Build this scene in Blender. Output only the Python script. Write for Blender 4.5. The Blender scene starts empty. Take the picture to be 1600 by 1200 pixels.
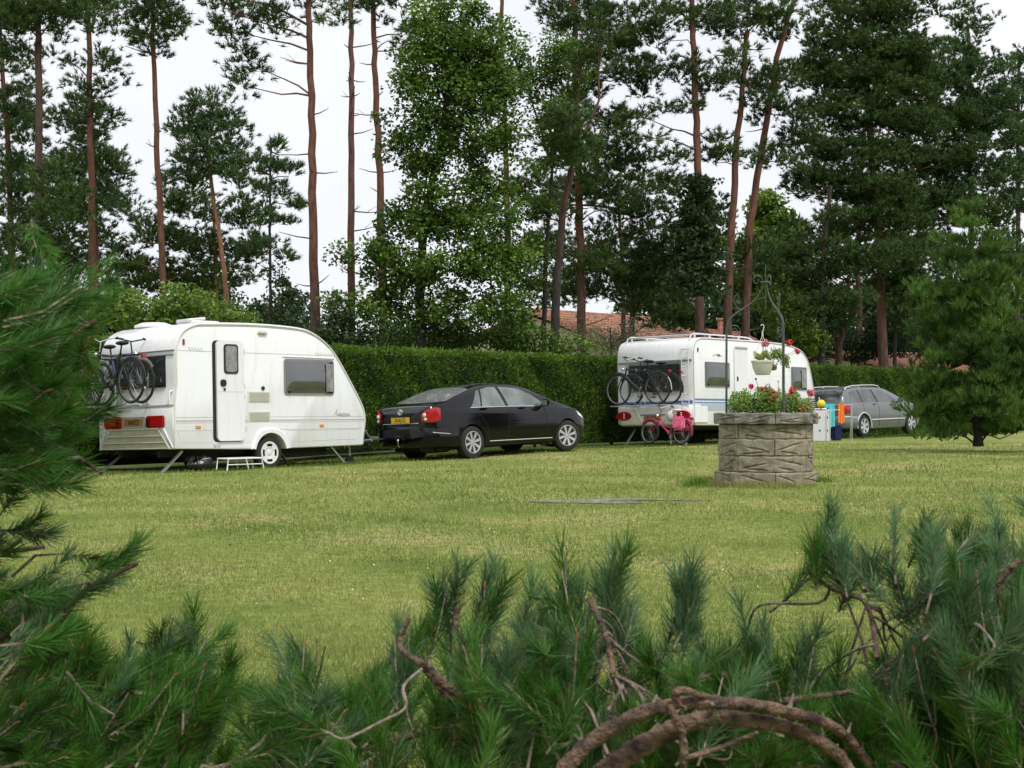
import bpy, bmesh, math, random
import numpy as np
from mathutils import Vector, Matrix, Euler
random.seed(7); rng = np.random.default_rng(7)
S = bpy.context.scene; COL = S.collection
R_ = math.radians
# ---------------------------------------------------------------- camera, world, sun, exposure
F = 2300.0; EYE = 1.06; PIT = math.atan(42.0 / F)
cam = bpy.data.cameras.new("camera"); camo = bpy.data.objects.new("camera", cam); COL.objects.link(camo)
camo.location = (0, 0, EYE); camo.rotation_euler = (math.pi / 2 + PIT, 0, 0)
cam.sensor_width = 36; cam.lens = 36 * F / 1600; cam.clip_start = 0.05; cam.clip_end = 3000
cam.dof.use_dof = True; cam.dof.focus_distance = 24; cam.dof.aperture_fstop = 20
S.camera = camo
SUN_EL, SUN_AZ = 56, 150           # azimuth measured from +Y towards +X: behind the camera, to the right
w = bpy.data.worlds.new("World"); S.world = w; w.use_nodes = True
nt = w.node_tree; bg = nt.nodes['Background']
sky = nt.nodes.new('ShaderNodeTexSky'); sky.sky_type = 'NISHITA'; sky.sun_disc = False
sky.sun_elevation = R_(SUN_EL); sky.sun_rotation = R_(SUN_AZ)
mul = nt.nodes.new('ShaderNodeMix'); mul.data_type = 'RGBA'; mul.blend_type = 'MULTIPLY'; mul.inputs[0].default_value = 1
nt.links.new(sky.outputs[0], mul.inputs[6]); mul.inputs[7].default_value = (.1, .1, .1, 1)
tc = nt.nodes.new('ShaderNodeTexCoord'); no = nt.nodes.new('ShaderNodeTexNoise')
no.inputs['Scale'].default_value = 2.2; no.inputs['Detail'].default_value = 4
nt.links.new(tc.outputs['Generated'], no.inputs['Vector'])
cr = nt.nodes.new('ShaderNodeValToRGB'); nt.links.new(no.outputs['Fac'], cr.inputs[0])
cr.color_ramp.elements[0].position = .3; cr.color_ramp.elements[0].color = (.70, .715, .76, 1)
cr.color_ramp.elements[1].position = .7; cr.color_ramp.elements[1].color = (.84, .84, .87, 1)
mx = nt.nodes.new('ShaderNodeMix'); mx.data_type = 'RGBA'; mx.inputs[0].default_value = .92
nt.links.new(mul.outputs[2], mx.inputs[6]); nt.links.new(cr.outputs[0], mx.inputs[7])
nt.links.new(mx.outputs[2], bg.inputs[0]); bg.inputs[1].default_value = 1.0
sl = bpy.data.lights.new("sun", 'SUN'); so = bpy.data.objects.new("sun", sl); COL.objects.link(so)
sl.energy = 2.0; sl.angle = R_(14); sl.color = (1, .97, .92)
az = R_(SUN_AZ); el = R_(SUN_EL)
sd = Vector((math.sin(az) * math.cos(el), math.cos(az) * math.cos(el), math.sin(el)))
so.rotation_euler = sd.to_track_quat('Z', 'Y').to_euler()
S.view_settings.view_transform = 'Standard'; S.view_settings.look = 'None'
S.view_settings.exposure = 0.42; S.view_settings.gamma = 1

# ---------------------------------------------------------------- geometry helpers
CP, SP = math.cos(PIT), math.sin(PIT)
def at(px, py, Y):
    """world point seen at photo pixel (1600x1200) at world depth Y"""
    dx = (px - 800) / F; dz = (600 - py) / F
    vy = CP - dz * SP; vz = SP + dz * CP
    t = Y / vy
    return Vector((dx * t, Y, EYE + vz * t))
def gz(x, y):
    s = (x + 6.4) * .67 + (y - 25) * .74; t = -(x + 6.4) * .74 + (y - 25) * .67
    zr = np.interp(s, [-30, -15, 0, 5, 9, 15, 25, 80], [-.25, -.12, .045, .10, .235, .24, .31, .6])
    return zr - .03 * np.clip(t + 1.3, 0, 4)
def gl(x, y):   # lawn surface with its small undulations
    return gz(x, y) + .012 * np.sin(x * 1.3 + .7 * y) * np.sin(y * 1.1) + .008 * np.sin(3.1 * x + 2) * np.sin(2.7 * y + x)
def tag(o, label=None, cat=None, group=None, kind=None):
    if label: o['label'] = label
    if cat: o['category'] = cat
    if group: o['group'] = group
    if kind: o['kind'] = kind
    return o
def empty(name, loc=(0, 0, 0), label=None, cat=None, group=None):
    o = bpy.data.objects.new(name, None); COL.objects.link(o); o.location = loc; o.empty_display_size = .1
    return tag(o, label, cat, group)
class MB:
    def __init__(s): s.v = []; s.f = []; s.m = []; s.cm = 0
    def add(s, vs, fs):
        b = len(s.v); s.v += [tuple(p) for p in vs]; s.f += [tuple(b + i for i in f) for f in fs]; s.m += [s.cm] * len(fs)
        return s
    def box(s, c, d, rot=None, bev=0):
        x, y, z = d[0] / 2, d[1] / 2, d[2] / 2
        M = rot.to_matrix() if rot is not None else Matrix.Identity(3); c = Vector(c)
        if bev <= 0:
            P = [Vector((i * x, j * y, k * z)) for i in (-1, 1) for j in (-1, 1) for k in (-1, 1)]
            Fs = [(0, 1, 3, 2), (4, 6, 7, 5), (0, 4, 5, 1), (2, 3, 7, 6), (0, 2, 6, 4), (1, 5, 7, 3)]
            return s.add([c + M @ p for p in P], Fs)
        bm = bmesh.new(); bmesh.ops.create_cube(bm, size=1)
        for v in bm.verts: v.co = Vector((v.co.x * d[0], v.co.y * d[1], v.co.z * d[2]))
        bmesh.ops.bevel(bm, geom=bm.edges[:], offset=bev, segments=2, affect='EDGES')
        bm.verts.index_update(); s.add([c + M @ v.co for v in bm.verts], [[v.index for v in f.verts] for f in bm.faces]); bm.free(); return s
    def tube(s, pts, r, n=8, cap=True):
        pts = [Vector(p) for p in pts]; k = len(pts)
        if not hasattr(r, '__len__'): r = [r] * k
        vs = []; up = None
        for i, p in enumerate(pts):
            d = (pts[min(i + 1, k - 1)] - pts[max(i - 1, 0)])
            d = d.normalized() if d.length > 1e-9 else Vector((0, 0, 1))
            if up is None:
                up = d.orthogonal().normalized()
            else:
                up = (up - d * up.dot(d)); up = up.normalized() if up.length > 1e-6 else d.orthogonal().normalized()
            q = d.cross(up)
            for j in range(n):
                a = 2 * math.pi * j / n; vs.append(p + (up * math.cos(a) + q * math.sin(a)) * r[i])
        fs = [(i * n + j, i * n + (j + 1) % n, (i + 1) * n + (j + 1) % n, (i + 1) * n + j) for i in range(k - 1) for j in range(n)]
        if cap: fs += [tuple(range(n - 1, -1, -1)), tuple((k - 1) * n + j for j in range(n))]
        return s.add(vs, fs)
    def ring(s, c, R, r, axis='Y', n=32, m=6, a0=0, a1=2 * math.pi, sq=1.0):
        pts = []; full = abs(a1 - a0 - 2 * math.pi) < 1e-6
        for i in range(n + (0 if full else 1)):
            a = a0 + (a1 - a0) * i / n; u, v = math.cos(a), math.sin(a)
            for j in range(m):
                b = 2 * math.pi * j / m; rr = R + r * math.cos(b); h = r * sq * math.sin(b)
                p = (u * rr, v * rr, h)
                p = {'Z': p, 'Y': (p[0], p[2], p[1]), 'X': (p[2], p[0], p[1])}[axis]
                pts.append(Vector(c) + Vector(p))
        k = len(pts) // m; fs = []
        for i in range(k if full else k - 1):
            for j in range(m): fs.append((i * m + j, i * m + (j + 1) % m, ((i + 1) % k) * m + (j + 1) % m, ((i + 1) % k) * m + j))
        return s.add(pts, fs)
    def lathe(s, prof, c=(0, 0, 0), axis='Z', n=32, cap=True):
        """prof: list of (radius, height along the axis)"""
        vs = []
        for r, h in prof:
            for j in range(n):
                a = 2 * math.pi * j / n; p = (r * math.cos(a), r * math.sin(a), h)
                p = {'Z': p, 'Y': (p[0], p[2], p[1]), 'X': (p[2], p[0], p[1])}[axis]
                vs.append(Vector(c) + Vector(p))
        k = len(prof); fs = [(i * n + j, i * n + (j + 1) % n, (i + 1) * n + (j + 1) % n, (i + 1) * n + j) for i in range(k - 1) for j in range(n)]
        if cap and prof[0][0] > 1e-6: fs.append(tuple(range(n - 1, -1, -1)))
        if cap and prof[-1][0] > 1e-6: fs.append(tuple((k - 1) * n + j for j in range(n)))
        return s.add(vs, fs)
    def prism(s, poly, o, u, v, th):
        """2D polygon in the plane o + a*u + b*v, extruded by th along u x v"""
        o, u, v = Vector(o), Vector(u), Vector(v); nn = u.cross(v).normalized() * th; k = len(poly)
        a = [o + u * p[0] + v * p[1] for p in poly]
        return s.add(a + [p + nn for p in a], [tuple(range(k - 1, -1, -1)), tuple(range(k, 2 * k))] + [(i, (i + 1) % k, k + (i + 1) % k, k + i) for i in range(k)])
    def ball(s, c, r, n=16, m=10, sc=(1, 1, 1)):
        prof = [(max(1e-7, math.sin(math.pi * i / m)) * r, -math.cos(math.pi * i / m) * r) for i in range(m + 1)]
        b = len(s.v); s.lathe(prof, (0, 0, 0), 'Z', n)
        for i in range(b, len(s.v)):
            p = s.v[i]; s.v[i] = (c[0] + p[0] * sc[0], c[1] + p[1] * sc[1], c[2] + p[2] * sc[2])
        return s
    def build(s, name, mats, parent=None, smooth=40, bevel=0):
        me = bpy.data.meshes.new(name); me.from_pydata(s.v, [], s.f)
        if not isinstance(mats, (list, tuple)): mats = [mats]
        for m in mats: me.materials.append(m)
        if len(mats) > 1: me.polygons.foreach_set('material_index', s.m)
        bm = bmesh.new(); bm.from_mesh(me); bmesh.ops.recalc_face_normals(bm, faces=bm.faces[:]); bm.to_mesh(me); bm.free()
        me.update()
        if smooth:
            me.polygons.foreach_set('use_smooth', [True] * len(me.polygons)); me.set_sharp_from_angle(angle=R_(smooth))
        o = bpy.data.objects.new(name, me); COL.objects.link(o)
        if parent is not None: o.parent = parent
        return o
def rrect(x0, z0, x1, z1, r, n=5):
    P = []
    for cx, cz, a in ((x1 - r, z1 - r, 0), (x0 + r, z1 - r, 90), (x0 + r, z0 + r, 180), (x1 - r, z0 + r, 270)):
        for i in range(n + 1):
            t = R_(a + 90 * i / n); P.append((cx + r * math.cos(t), cz + r * math.sin(t)))
    return P
def nmesh(name, co, k, mat, parent=None, smooth=False, col=None):
    """co (N,k,3) separate k-gons -> one mesh; col optional per-face value stored as attribute 'tone'"""
    N = co.shape[0]; me = bpy.data.meshes.new(name)
    me.vertices.add(N * k); me.vertices.foreach_set('co', co.reshape(-1).astype(np.float32))
    me.loops.add(N * k); me.loops.foreach_set('vertex_index', np.arange(N * k, dtype=np.int32))
    me.polygons.add(N); me.polygons.foreach_set('loop_start', np.arange(0, N * k, k, dtype=np.int32))
    if smooth: me.polygons.foreach_set('use_smooth', np.ones(N, bool))
    if col is not None:
        at_ = me.attributes.new('tone', 'FLOAT', 'FACE'); at_.data.foreach_set('value', col.astype(np.float32))
    me.update(calc_edges=True); me.materials.append(mat)
    o = bpy.data.objects.new(name, me); COL.objects.link(o)
    if parent is not None: o.parent = parent
    return o
def text_mesh(body, size, name, mat, parent, M, ext=.001, bold=0, shear=0, align='CENTER'):
    cu = bpy.data.curves.new(name, 'FONT'); cu.body = body; cu.size = size; cu.extrude = ext; cu.align_x = align; cu.align_y = 'CENTER'
    cu.offset = bold; cu.shear = shear; cu.resolution_u = 3
    t = bpy.data.objects.new(name, cu); COL.objects.link(t); bpy.context.view_layer.update()
    me = bpy.data.meshes.new_from_object(t.evaluated_get(bpy.context.evaluated_depsgraph_get()))
    bpy.data.objects.remove(t); me.transform(M); me.materials.clear(); me.materials.append(mat)
    o = bpy.data.objects.new(name, me); COL.objects.link(o); o.parent = parent; return o
def boolcut(o, cutters):
    for c in cutters:
        m = o.modifiers.new('b', 'BOOLEAN'); m.object = c; m.operation = 'DIFFERENCE'; m.solver = 'EXACT'
    bpy.context.view_layer.update()
    me = bpy.data.meshes.new_from_object(o.evaluated_get(bpy.context.evaluated_depsgraph_get()))
    o.modifiers.clear(); o.data = me
    for c in cutters: bpy.data.objects.remove(c)
    me.polygons.foreach_set('use_smooth', [True] * len(me.polygons)); me.set_sharp_from_angle(angle=R_(35))
def copy_tree(o, parent=None):
    c = o.copy(); COL.objects.link(c); c.parent = parent
    for ch in list(o.children): copy_tree(ch, c)
    return c

# ---------------------------------------------------------------- materials
MATS = {}
def mat(name, col, rough=.6, metal=0, var=0, vscale=6, col2=None, bump=0, bscale=40, coat=0, spec=None, ior=None, trans=0, dirt=None, det=4):
    if name in MATS: return MATS[name]
    m = bpy.data.materials.new(name); m.use_nodes = True; n = m.node_tree; b = n.nodes['Principled BSDF']
    b.inputs['Base Color'].default_value = (*col, 1); b.inputs['Roughness'].default_value = rough; b.inputs['Metallic'].default_value = metal
    if coat: b.inputs['Coat Weight'].default_value = coat; b.inputs['Coat Roughness'].default_value = .03
    if ior: b.inputs['IOR'].default_value = ior
    if spec is not None: b.inputs['Specular IOR Level'].default_value = spec
    tcn = n.nodes.new('ShaderNodeTexCoord')
    if var or col2:
        no = n.nodes.new('ShaderNodeTexNoise'); no.inputs['Scale'].default_value = vscale; no.inputs['Detail'].default_value = det
        n.links.new(tcn.outputs['Object'], no.inputs['Vector'])
        r = n.nodes.new('ShaderNodeValToRGB'); n.links.new(no.outputs['Fac'], r.inputs[0])
        a = col2 if col2 else tuple(c * (1 - var) for c in col)
        bb = col if col2 else tuple(min(1, c * (1 + var)) for c in col)
        r.color_ramp.elements[0].position = .35; r.color_ramp.elements[1].position = .65
        r.color_ramp.elements[0].color = (*a, 1); r.color_ramp.elements[1].color = (*bb, 1)
        n.links.new(r.outputs[0], b.inputs['Base Color'])
    if bump:
        no2 = n.nodes.new('ShaderNodeTexNoise'); no2.inputs['Scale'].default_value = bscale; no2.inputs['Detail'].default_value = 5
        n.links.new(tcn.outputs['Object'], no2.inputs['Vector'])
        bp = n.nodes.new('ShaderNodeBump'); bp.inputs['Strength'].default_value = bump; bp.inputs['Distance'].default_value = .02
        n.links.new(no2.outputs['Fac'], bp.inputs['Height']); n.links.new(bp.outputs[0], b.inputs['Normal'])
    MATS[name] = m; return m
def leafmat(name, c0, c1, c2=None, trans=.3, rough=.55, vscale=.8, dead=None):
    """foliage: colour by per-face tone attribute and a soft noise, some light through the leaf"""
    m = bpy.data.materials.new(name); m.use_nodes = True; n = m.node_tree; n.nodes.clear()
    out = n.nodes.new('ShaderNodeOutputMaterial'); b = n.nodes.new('ShaderNodeBsdfPrincipled'); b.inputs['Roughness'].default_value = rough
    b.inputs['Specular IOR Level'].default_value = .3
    tr = n.nodes.new('ShaderNodeBsdfTranslucent'); mixs = n.nodes.new('ShaderNodeMixShader'); mixs.inputs[0].default_value = trans
    a = n.nodes.new('ShaderNodeAttribute'); a.attribute_name = 'tone'
    tcn = n.nodes.new('ShaderNodeTexCoord'); no = n.nodes.new('ShaderNodeTexNoise'); no.inputs['Scale'].default_value = vscale; no.inputs['Detail'].default_value = 2
    n.links.new(tcn.outputs['Object'], no.inputs['Vector'])
    ad = n.nodes.new('ShaderNodeMath'); ad.operation = 'MULTIPLY_ADD'; n.links.new(a.outputs['Fac'], ad.inputs[0]); ad.inputs[1].default_value = .6
    s2 = n.nodes.new('ShaderNodeMath'); s2.operation = 'MULTIPLY'; n.links.new(no.outputs['Fac'], s2.inputs[0]); s2.inputs[1].default_value = .4
    n.links.new(s2.outputs[0], ad.inputs[2])
    r = n.nodes.new('ShaderNodeValToRGB'); n.links.new(ad.outputs[0], r.inputs[0])
    r.color_ramp.elements[0].position = .15; r.color_ramp.elements[0].color = (*c0, 1)
    r.color_ramp.elements[1].position = .75; r.color_ramp.elements[1].color = (*c1, 1)
    if dead:
        e = r.color_ramp.elements.new(.02); e.color = (*dead, 1)
    if c2:
        e = r.color_ramp.elements.new(.93); e.color = (*c2, 1)
    n.links.new(r.outputs[0], b.inputs['Base Color']); n.links.new(r.outputs[0], tr.inputs[0])
    n.links.new(b.outputs[0], mixs.inputs[1]); n.links.new(tr.outputs[0], mixs.inputs[2]); n.links.new(mixs.outputs[0], out.inputs[0])
    MATS[name] = m; return m

def barkmat(name, lo, hi, z0, z1):
    m = bpy.data.materials.new(name); m.use_nodes = True; n = m.node_tree; b = n.nodes['Principled BSDF']; b.inputs['Roughness'].default_value = .9
    tcn = n.nodes.new('ShaderNodeTexCoord'); geo = n.nodes.new('ShaderNodeNewGeometry'); sx = n.nodes.new('ShaderNodeSeparateXYZ')
    n.links.new(geo.outputs['Position'], sx.inputs[0])
    mp = n.nodes.new('ShaderNodeMapping'); mp.inputs['Scale'].default_value = (9, 9, 2.2); n.links.new(tcn.outputs['Object'], mp.inputs[0])
    no = n.nodes.new('ShaderNodeTexNoise'); no.inputs['Scale'].default_value = 1.5; no.inputs['Detail'].default_value = 6; no.inputs['Roughness'].default_value = .7
    n.links.new(mp.outputs[0], no.inputs['Vector'])
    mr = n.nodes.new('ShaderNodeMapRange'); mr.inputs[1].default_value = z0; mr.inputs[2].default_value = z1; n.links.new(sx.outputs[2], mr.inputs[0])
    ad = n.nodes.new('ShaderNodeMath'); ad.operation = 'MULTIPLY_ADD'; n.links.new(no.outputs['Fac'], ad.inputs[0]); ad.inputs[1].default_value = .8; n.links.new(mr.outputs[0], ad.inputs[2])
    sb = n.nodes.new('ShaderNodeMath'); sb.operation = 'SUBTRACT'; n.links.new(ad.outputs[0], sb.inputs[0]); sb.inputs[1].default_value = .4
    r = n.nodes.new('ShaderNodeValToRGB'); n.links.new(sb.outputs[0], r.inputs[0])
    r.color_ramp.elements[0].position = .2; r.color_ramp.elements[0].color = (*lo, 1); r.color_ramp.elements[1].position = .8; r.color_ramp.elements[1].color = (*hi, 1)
    r2 = n.nodes.new('ShaderNodeValToRGB'); n.links.new(no.outputs['Fac'], r2.inputs[0]); r2.color_ramp.elements[0].position = .35; r2.color_ramp.elements[0].color = (.35, .35, .35, 1); r2.color_ramp.elements[1].position = .6
    mxx = n.nodes.new('ShaderNodeMix'); mxx.data_type = 'RGBA'; mxx.blend_type = 'MULTIPLY'; mxx.inputs[0].default_value = .8
    n.links.new(r.outputs[0], mxx.inputs[6]); n.links.new(r2.outputs[0], mxx.inputs[7]); n.links.new(mxx.outputs[2], b.inputs['Base Color'])
    bp = n.nodes.new('ShaderNodeBump'); bp.inputs['Strength'].default_value = .8; bp.inputs['Distance'].default_value = .03
    n.links.new(no.outputs['Fac'], bp.inputs['Height']); n.links.new(bp.outputs[0], b.inputs['Normal'])
    MATS[name] = m; return m
WHITE = mat('white_gelcoat', (.79, .80, .82), .32, coat=.3)
def streaks(m, clean, dirty, sc=(5, 5, .7), lo=.50, hi=.78):
    n = m.node_tree; b = n.nodes['Principled BSDF']; t = n.nodes.new('ShaderNodeTexCoord'); mp = n.nodes.new('ShaderNodeMapping'); mp.inputs['Scale'].default_value = sc
    q = n.nodes.new('ShaderNodeTexNoise'); q.inputs['Scale'].default_value = 2; q.inputs['Detail'].default_value = 7; q.inputs['Roughness'].default_value = .65
    n.links.new(t.outputs['Object'], mp.inputs[0]); n.links.new(mp.outputs[0], q.inputs['Vector']); r = n.nodes.new('ShaderNodeValToRGB'); n.links.new(q.outputs['Fac'], r.inputs[0])
    r.color_ramp.elements[0].position = lo; r.color_ramp.elements[0].color = (*clean, 1); r.color_ramp.elements[1].position = hi; r.color_ramp.elements[1].color = (*dirty, 1); n.links.new(r.outputs[0], b.inputs['Base Color'])
streaks(WHITE, (.80, .81, .83), (.69, .69, .67))
WHITE2 = mat('cream_plastic', (.66, .66, .60), .45, var=.05)
CREAM = mat('cream_skirt', (.42, .42, .31), .5, var=.10, vscale=5)
GREY = mat('grey_rubber_seal', (.22, .22, .22), .6)
LGREY = mat('light_grey_plastic', (.48, .48, .47), .5)
SEAM = mat('grey_seam', (.45, .45, .46), .6)
BLACK = mat('black_rubber', (.012, .012, .012), .7)
TYRE = mat('tyre_rubber', (.018, .018, .018), .85, bump=.2)
DARK = mat('dark_underbody', (.02, .02, .02), .9)
STEEL = mat('galvanised_steel', (.45, .46, .47), .4, metal=.8, var=.15)
CHROME = mat('chrome', (.8, .8, .82), .15, metal=1)
ALLOY = mat('alloy_rim', (.62, .62, .64), .3, metal=.7)
ALU = mat('aluminium_tube', (.75, .75, .77), .35, metal=.5)
CARBLK = mat('black_car_paint', (.003, .003, .004), .12, ior=1.36, coat=.25)
CARSIL = mat('silver_grey_car_paint', (.15, .16, .16), .33, metal=.4, coat=.6)
GLASS = mat('tinted_glass', (.03, .036, .036), .04, ior=2.1)
GLASSL = mat('sky_toned_car_glass', (.17, .20, .19), .05, ior=1.9, col2=(.07, .085, .08), vscale=2.6)  # opaque; sky reflection put into the pale base, seats into the darker blotches
ACRYL = mat('acrylic_window', (.05, .055, .06), .05, ior=2.3, col2=(.025, .028, .03), vscale=2.4)
CURT = mat('net_curtain_behind_acrylic', (.23, .23, .23), .3, ior=1.6, var=.3, vscale=12)
RED = mat('red_lens', (.38, .006, .012), .15, coat=.6)
REDD = mat('dark_red_lens', (.10, .006, .008), .2)
AMBER = mat('amber_lens', (.75, .26, .03), .25)
CLEAR = mat('clear_lens', (.7, .68, .66), .12, coat=.6)
YELLOW = mat('yellow_number_plate', (.72, .46, .02), .35)
YELDIM = mat('worn_number_plate', (.30, .16, .04), .5, var=.3, vscale=15)
INK = mat('black_ink', (.01, .01, .01), .5)
# ---------------------------------------------------------------- vehicles
def pose(o, x, y, z, yaw, pitch=0, roll=0):
    M = Matrix.Rotation(yaw, 4, 'Z') @ Matrix.Rotation(-pitch, 4, 'Y') @ Matrix.Rotation(roll, 4, 'X')
    o.matrix_world = Matrix.Translation((x, y, z)) @ M; return o
def smooth_tab(xs, ys, q):
    y = np.interp(q, xs, ys)
    for _ in range(2):
        y2 = y.copy(); y2[1:-1] = .25 * y[:-2] + .5 * y[1:-1] + .25 * y[2:]; y = y2
    return y
class Body:
    """lofted car body; surface point P(x,u,side), u 0..16 along the half section from keel to roof centre"""
    def __init__(s, T, n=70):
        s.x0, s.x1 = T['x'][0], T['x'][-1]
        a = np.linspace(0, 1, n); s.q = s.x0 + (s.x1 - s.x0) * (a - .12 * np.sin(2 * np.pi * a) / (2 * np.pi) * 4 * .5)
        s.zt, s.w, s.zb, s.zl = [smooth_tab(T['x'], T[k], s.q) for k in ('zt', 'w', 'zb', 'zl')]
        s.top = T.get('top', .22)
    def sec(s, x):
        zt, w, zb, zl = [float(np.interp(x, s.q, k)) for k in (s.zt, s.w, s.zb, s.zl)]
        zb = min(zb, zt - .025); h = zt - zb; t = min(1, h / .48)
        zm = zl + (zb - zl) * .52
        P = [(0, zl), (w * .8, zl), (w * .94, zl + .03), (w * .975, zl + (zm - zl) * .4), (w, zm), (w * .995, zl + (zb - zl) * .82), (w * .97, zb - .015), (w * .94, zb + .012 * min(1, t * 4))]
        we = w * (.93 - s.top * t); ze = zb + h * .86
        for i in (1, 2, 3, 4):
            k = i / 4; bul = .02 * t * math.sin(math.pi * k); P.append((w * .94 + (we - w * .94) * k + bul, zb + .01 + (ze - zb - .01) * k))
        for i in (1, 2, 3, 4, 5):
            k = i / 5 * math.pi / 2; P.append((we * math.cos(k) if i < 5 else 0, ze + (zt - ze) * math.sin(k)))
        return P
    def P(s, x, u, side=-1, off=0):
        S_ = s.sec(x); i = min(int(u), len(S_) - 2); k = u - i
        y = S_[i][0] + (S_[i + 1][0] - S_[i][0]) * k; z = S_[i][1] + (S_[i + 1][1] - S_[i][1]) * k
        if off:
            e = .02; S2 = s.sec(x + e); S1 = s.sec(x - e)
            f = lambda Q: Vector((0, Q[i][0] + (Q[i + 1][0] - Q[i][0]) * k, Q[i][1] + (Q[i + 1][1] - Q[i][1]) * k))
            tx = f(S2) - f(S1) + Vector((2 * e, 0, 0)); tu = Vector((0, S_[i + 1][0] - S_[i][0], S_[i + 1][1] - S_[i][1]))
            nn = tx.cross(tu).normalized() * -1
            if nn.y < 0 and u < 11: nn = -nn
            if u >= 11 and nn.z < 0: nn = -nn
            p = Vector((x, y, z)) + nn * off; return Vector((p.x, p.y * -side * -1 if side > 0 else -p.y, p.z))
        return Vector((x, y if side > 0 else -y, z))
    def mesh(s):
        mb = MB(); n = None
        for x in s.q:
            h = s.sec(x); L = [Vector((x, -y, z)) for y, z in h] + [Vector((x, y, z)) for y, z in h[-2:0:-1]]
            n = len(L); mb.v += [tuple(p) for p in L]
        k = len(s.q)
        mb.f = [(i * n + j, i * n + (j + 1) % n, (i + 1) * n + (j + 1) % n, (i + 1) * n + j) for i in range(k - 1) for j in range(n)]
        mb.f += [tuple(range(n)), tuple((k - 1) * n + j for j in range(n))]; mb.m = [0] * len(mb.f)
        return mb
    def patch(s, xb, xt, ub, ut, side=-1, off=.004, n=10, m=6, both=False):
        """surface patch: xb,xt = (x left,right) at lower/upper edge; ub,ut lists along t of lower and upper u"""
        mb = MB(); vs = []
        for i in range(n + 1):
            t = i / n; a = xb[0] + (xb[1] - xb[0]) * t; b = xt[0] + (xt[1] - xt[0]) * t
            u0 = np.interp(t, np.linspace(0, 1, len(ub)), ub); u1 = np.interp(t, np.linspace(0, 1, len(ut)), ut)
            for j in range(m + 1):
                k = j / m; vs.append(s.P(a + (b - a) * k, u0 + (u1 - u0) * k, side, off))
        fs = [(i * (m + 1) + j, (i + 1) * (m + 1) + j, (i + 1) * (m + 1) + j + 1, i * (m + 1) + j + 1) for i in range(n) for j in range(m)]
        return mb.add(vs, fs)
    def line(s, pts, r=.004, side=-1, off=.002):
        P = []
        for (x0, u0), (x1, u1) in zip(pts[:-1], pts[1:]):
            for i in range(6): P.append(s.P(x0 + (x1 - x0) * i / 6, u0 + (u1 - u0) * i / 6, side, off))
        P.append(s.P(*pts[-1], side, off)); return MB().tube(P, r, 5)
    def across(s, xa, xb_, u0, off=.004, n=10, m=14, crown=0):
        """patch over the top from side to side, u0..16 mirrored; x from xa(edge,centre) to xb_(edge,centre)"""
        mb = MB(); vs = []
        for i in range(n + 1):
            t = i / n
            for j in range(m + 1):
                k = -1 + 2 * j / m; u = 16 - (16 - u0) * abs(k); e = 1 - k * k
                x = (xa[0] + (xa[1] - xa[0]) * e) * (1 - t) + (xb_[0] + (xb_[1] - xb_[0]) * e) * t
                vs.append(s.P(x, u - 1e-4, -1 if k < 0 else 1, off))
        fs = [(i * (m + 1) + j, (i + 1) * (m + 1) + j, (i + 1) * (m + 1) + j + 1, i * (m + 1) + j + 1) for i in range(n) for j in range(m)]
        return mb.add(vs, fs)
def strip(plan, z0, z1, out=.01, th=.03, lean=0):
    """vertical band following a plan polyline (x,y), z0/z1 per point"""
    mb = MB(); n = len(plan); vs = []
    for i, (x, y) in enumerate(plan):
        a = Vector(plan[max(i - 1, 0)]); b = Vector(plan[min(i + 1, n - 1)]); d = (b - a).normalized(); nn = Vector((d.y, -d.x))
        a0 = z0[i] if hasattr(z0, '__len__') else z0; a1 = z1[i] if hasattr(z1, '__len__') else z1
        o = Vector((x, y)) + nn * out; q = Vector((x, y)) + nn * (out - th); c = min(.05, (a1 - a0) * .2); o2 = Vector((x, y)) + nn * (out - th * .3)
        vs += [(o2.x, o2.y, a0), (o.x, o.y, a0 + c), (o.x + lean, o.y, a1 - c), (o2.x + lean, o2.y, a1), (q.x + lean, q.y, a1), (q.x, q.y, a0)]
    fs = [(i * 6 + j, i * 6 + (j + 1) % 6, i * 6 + 6 + (j + 1) % 6, i * 6 + 6 + j) for i in range(n - 1) for j in range(6)] + [(0, 1, 2, 3, 4, 5), tuple(6 * (n - 1) + k for k in (5, 4, 3, 2, 1, 0))]
    return mb.add(vs, fs)
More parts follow.
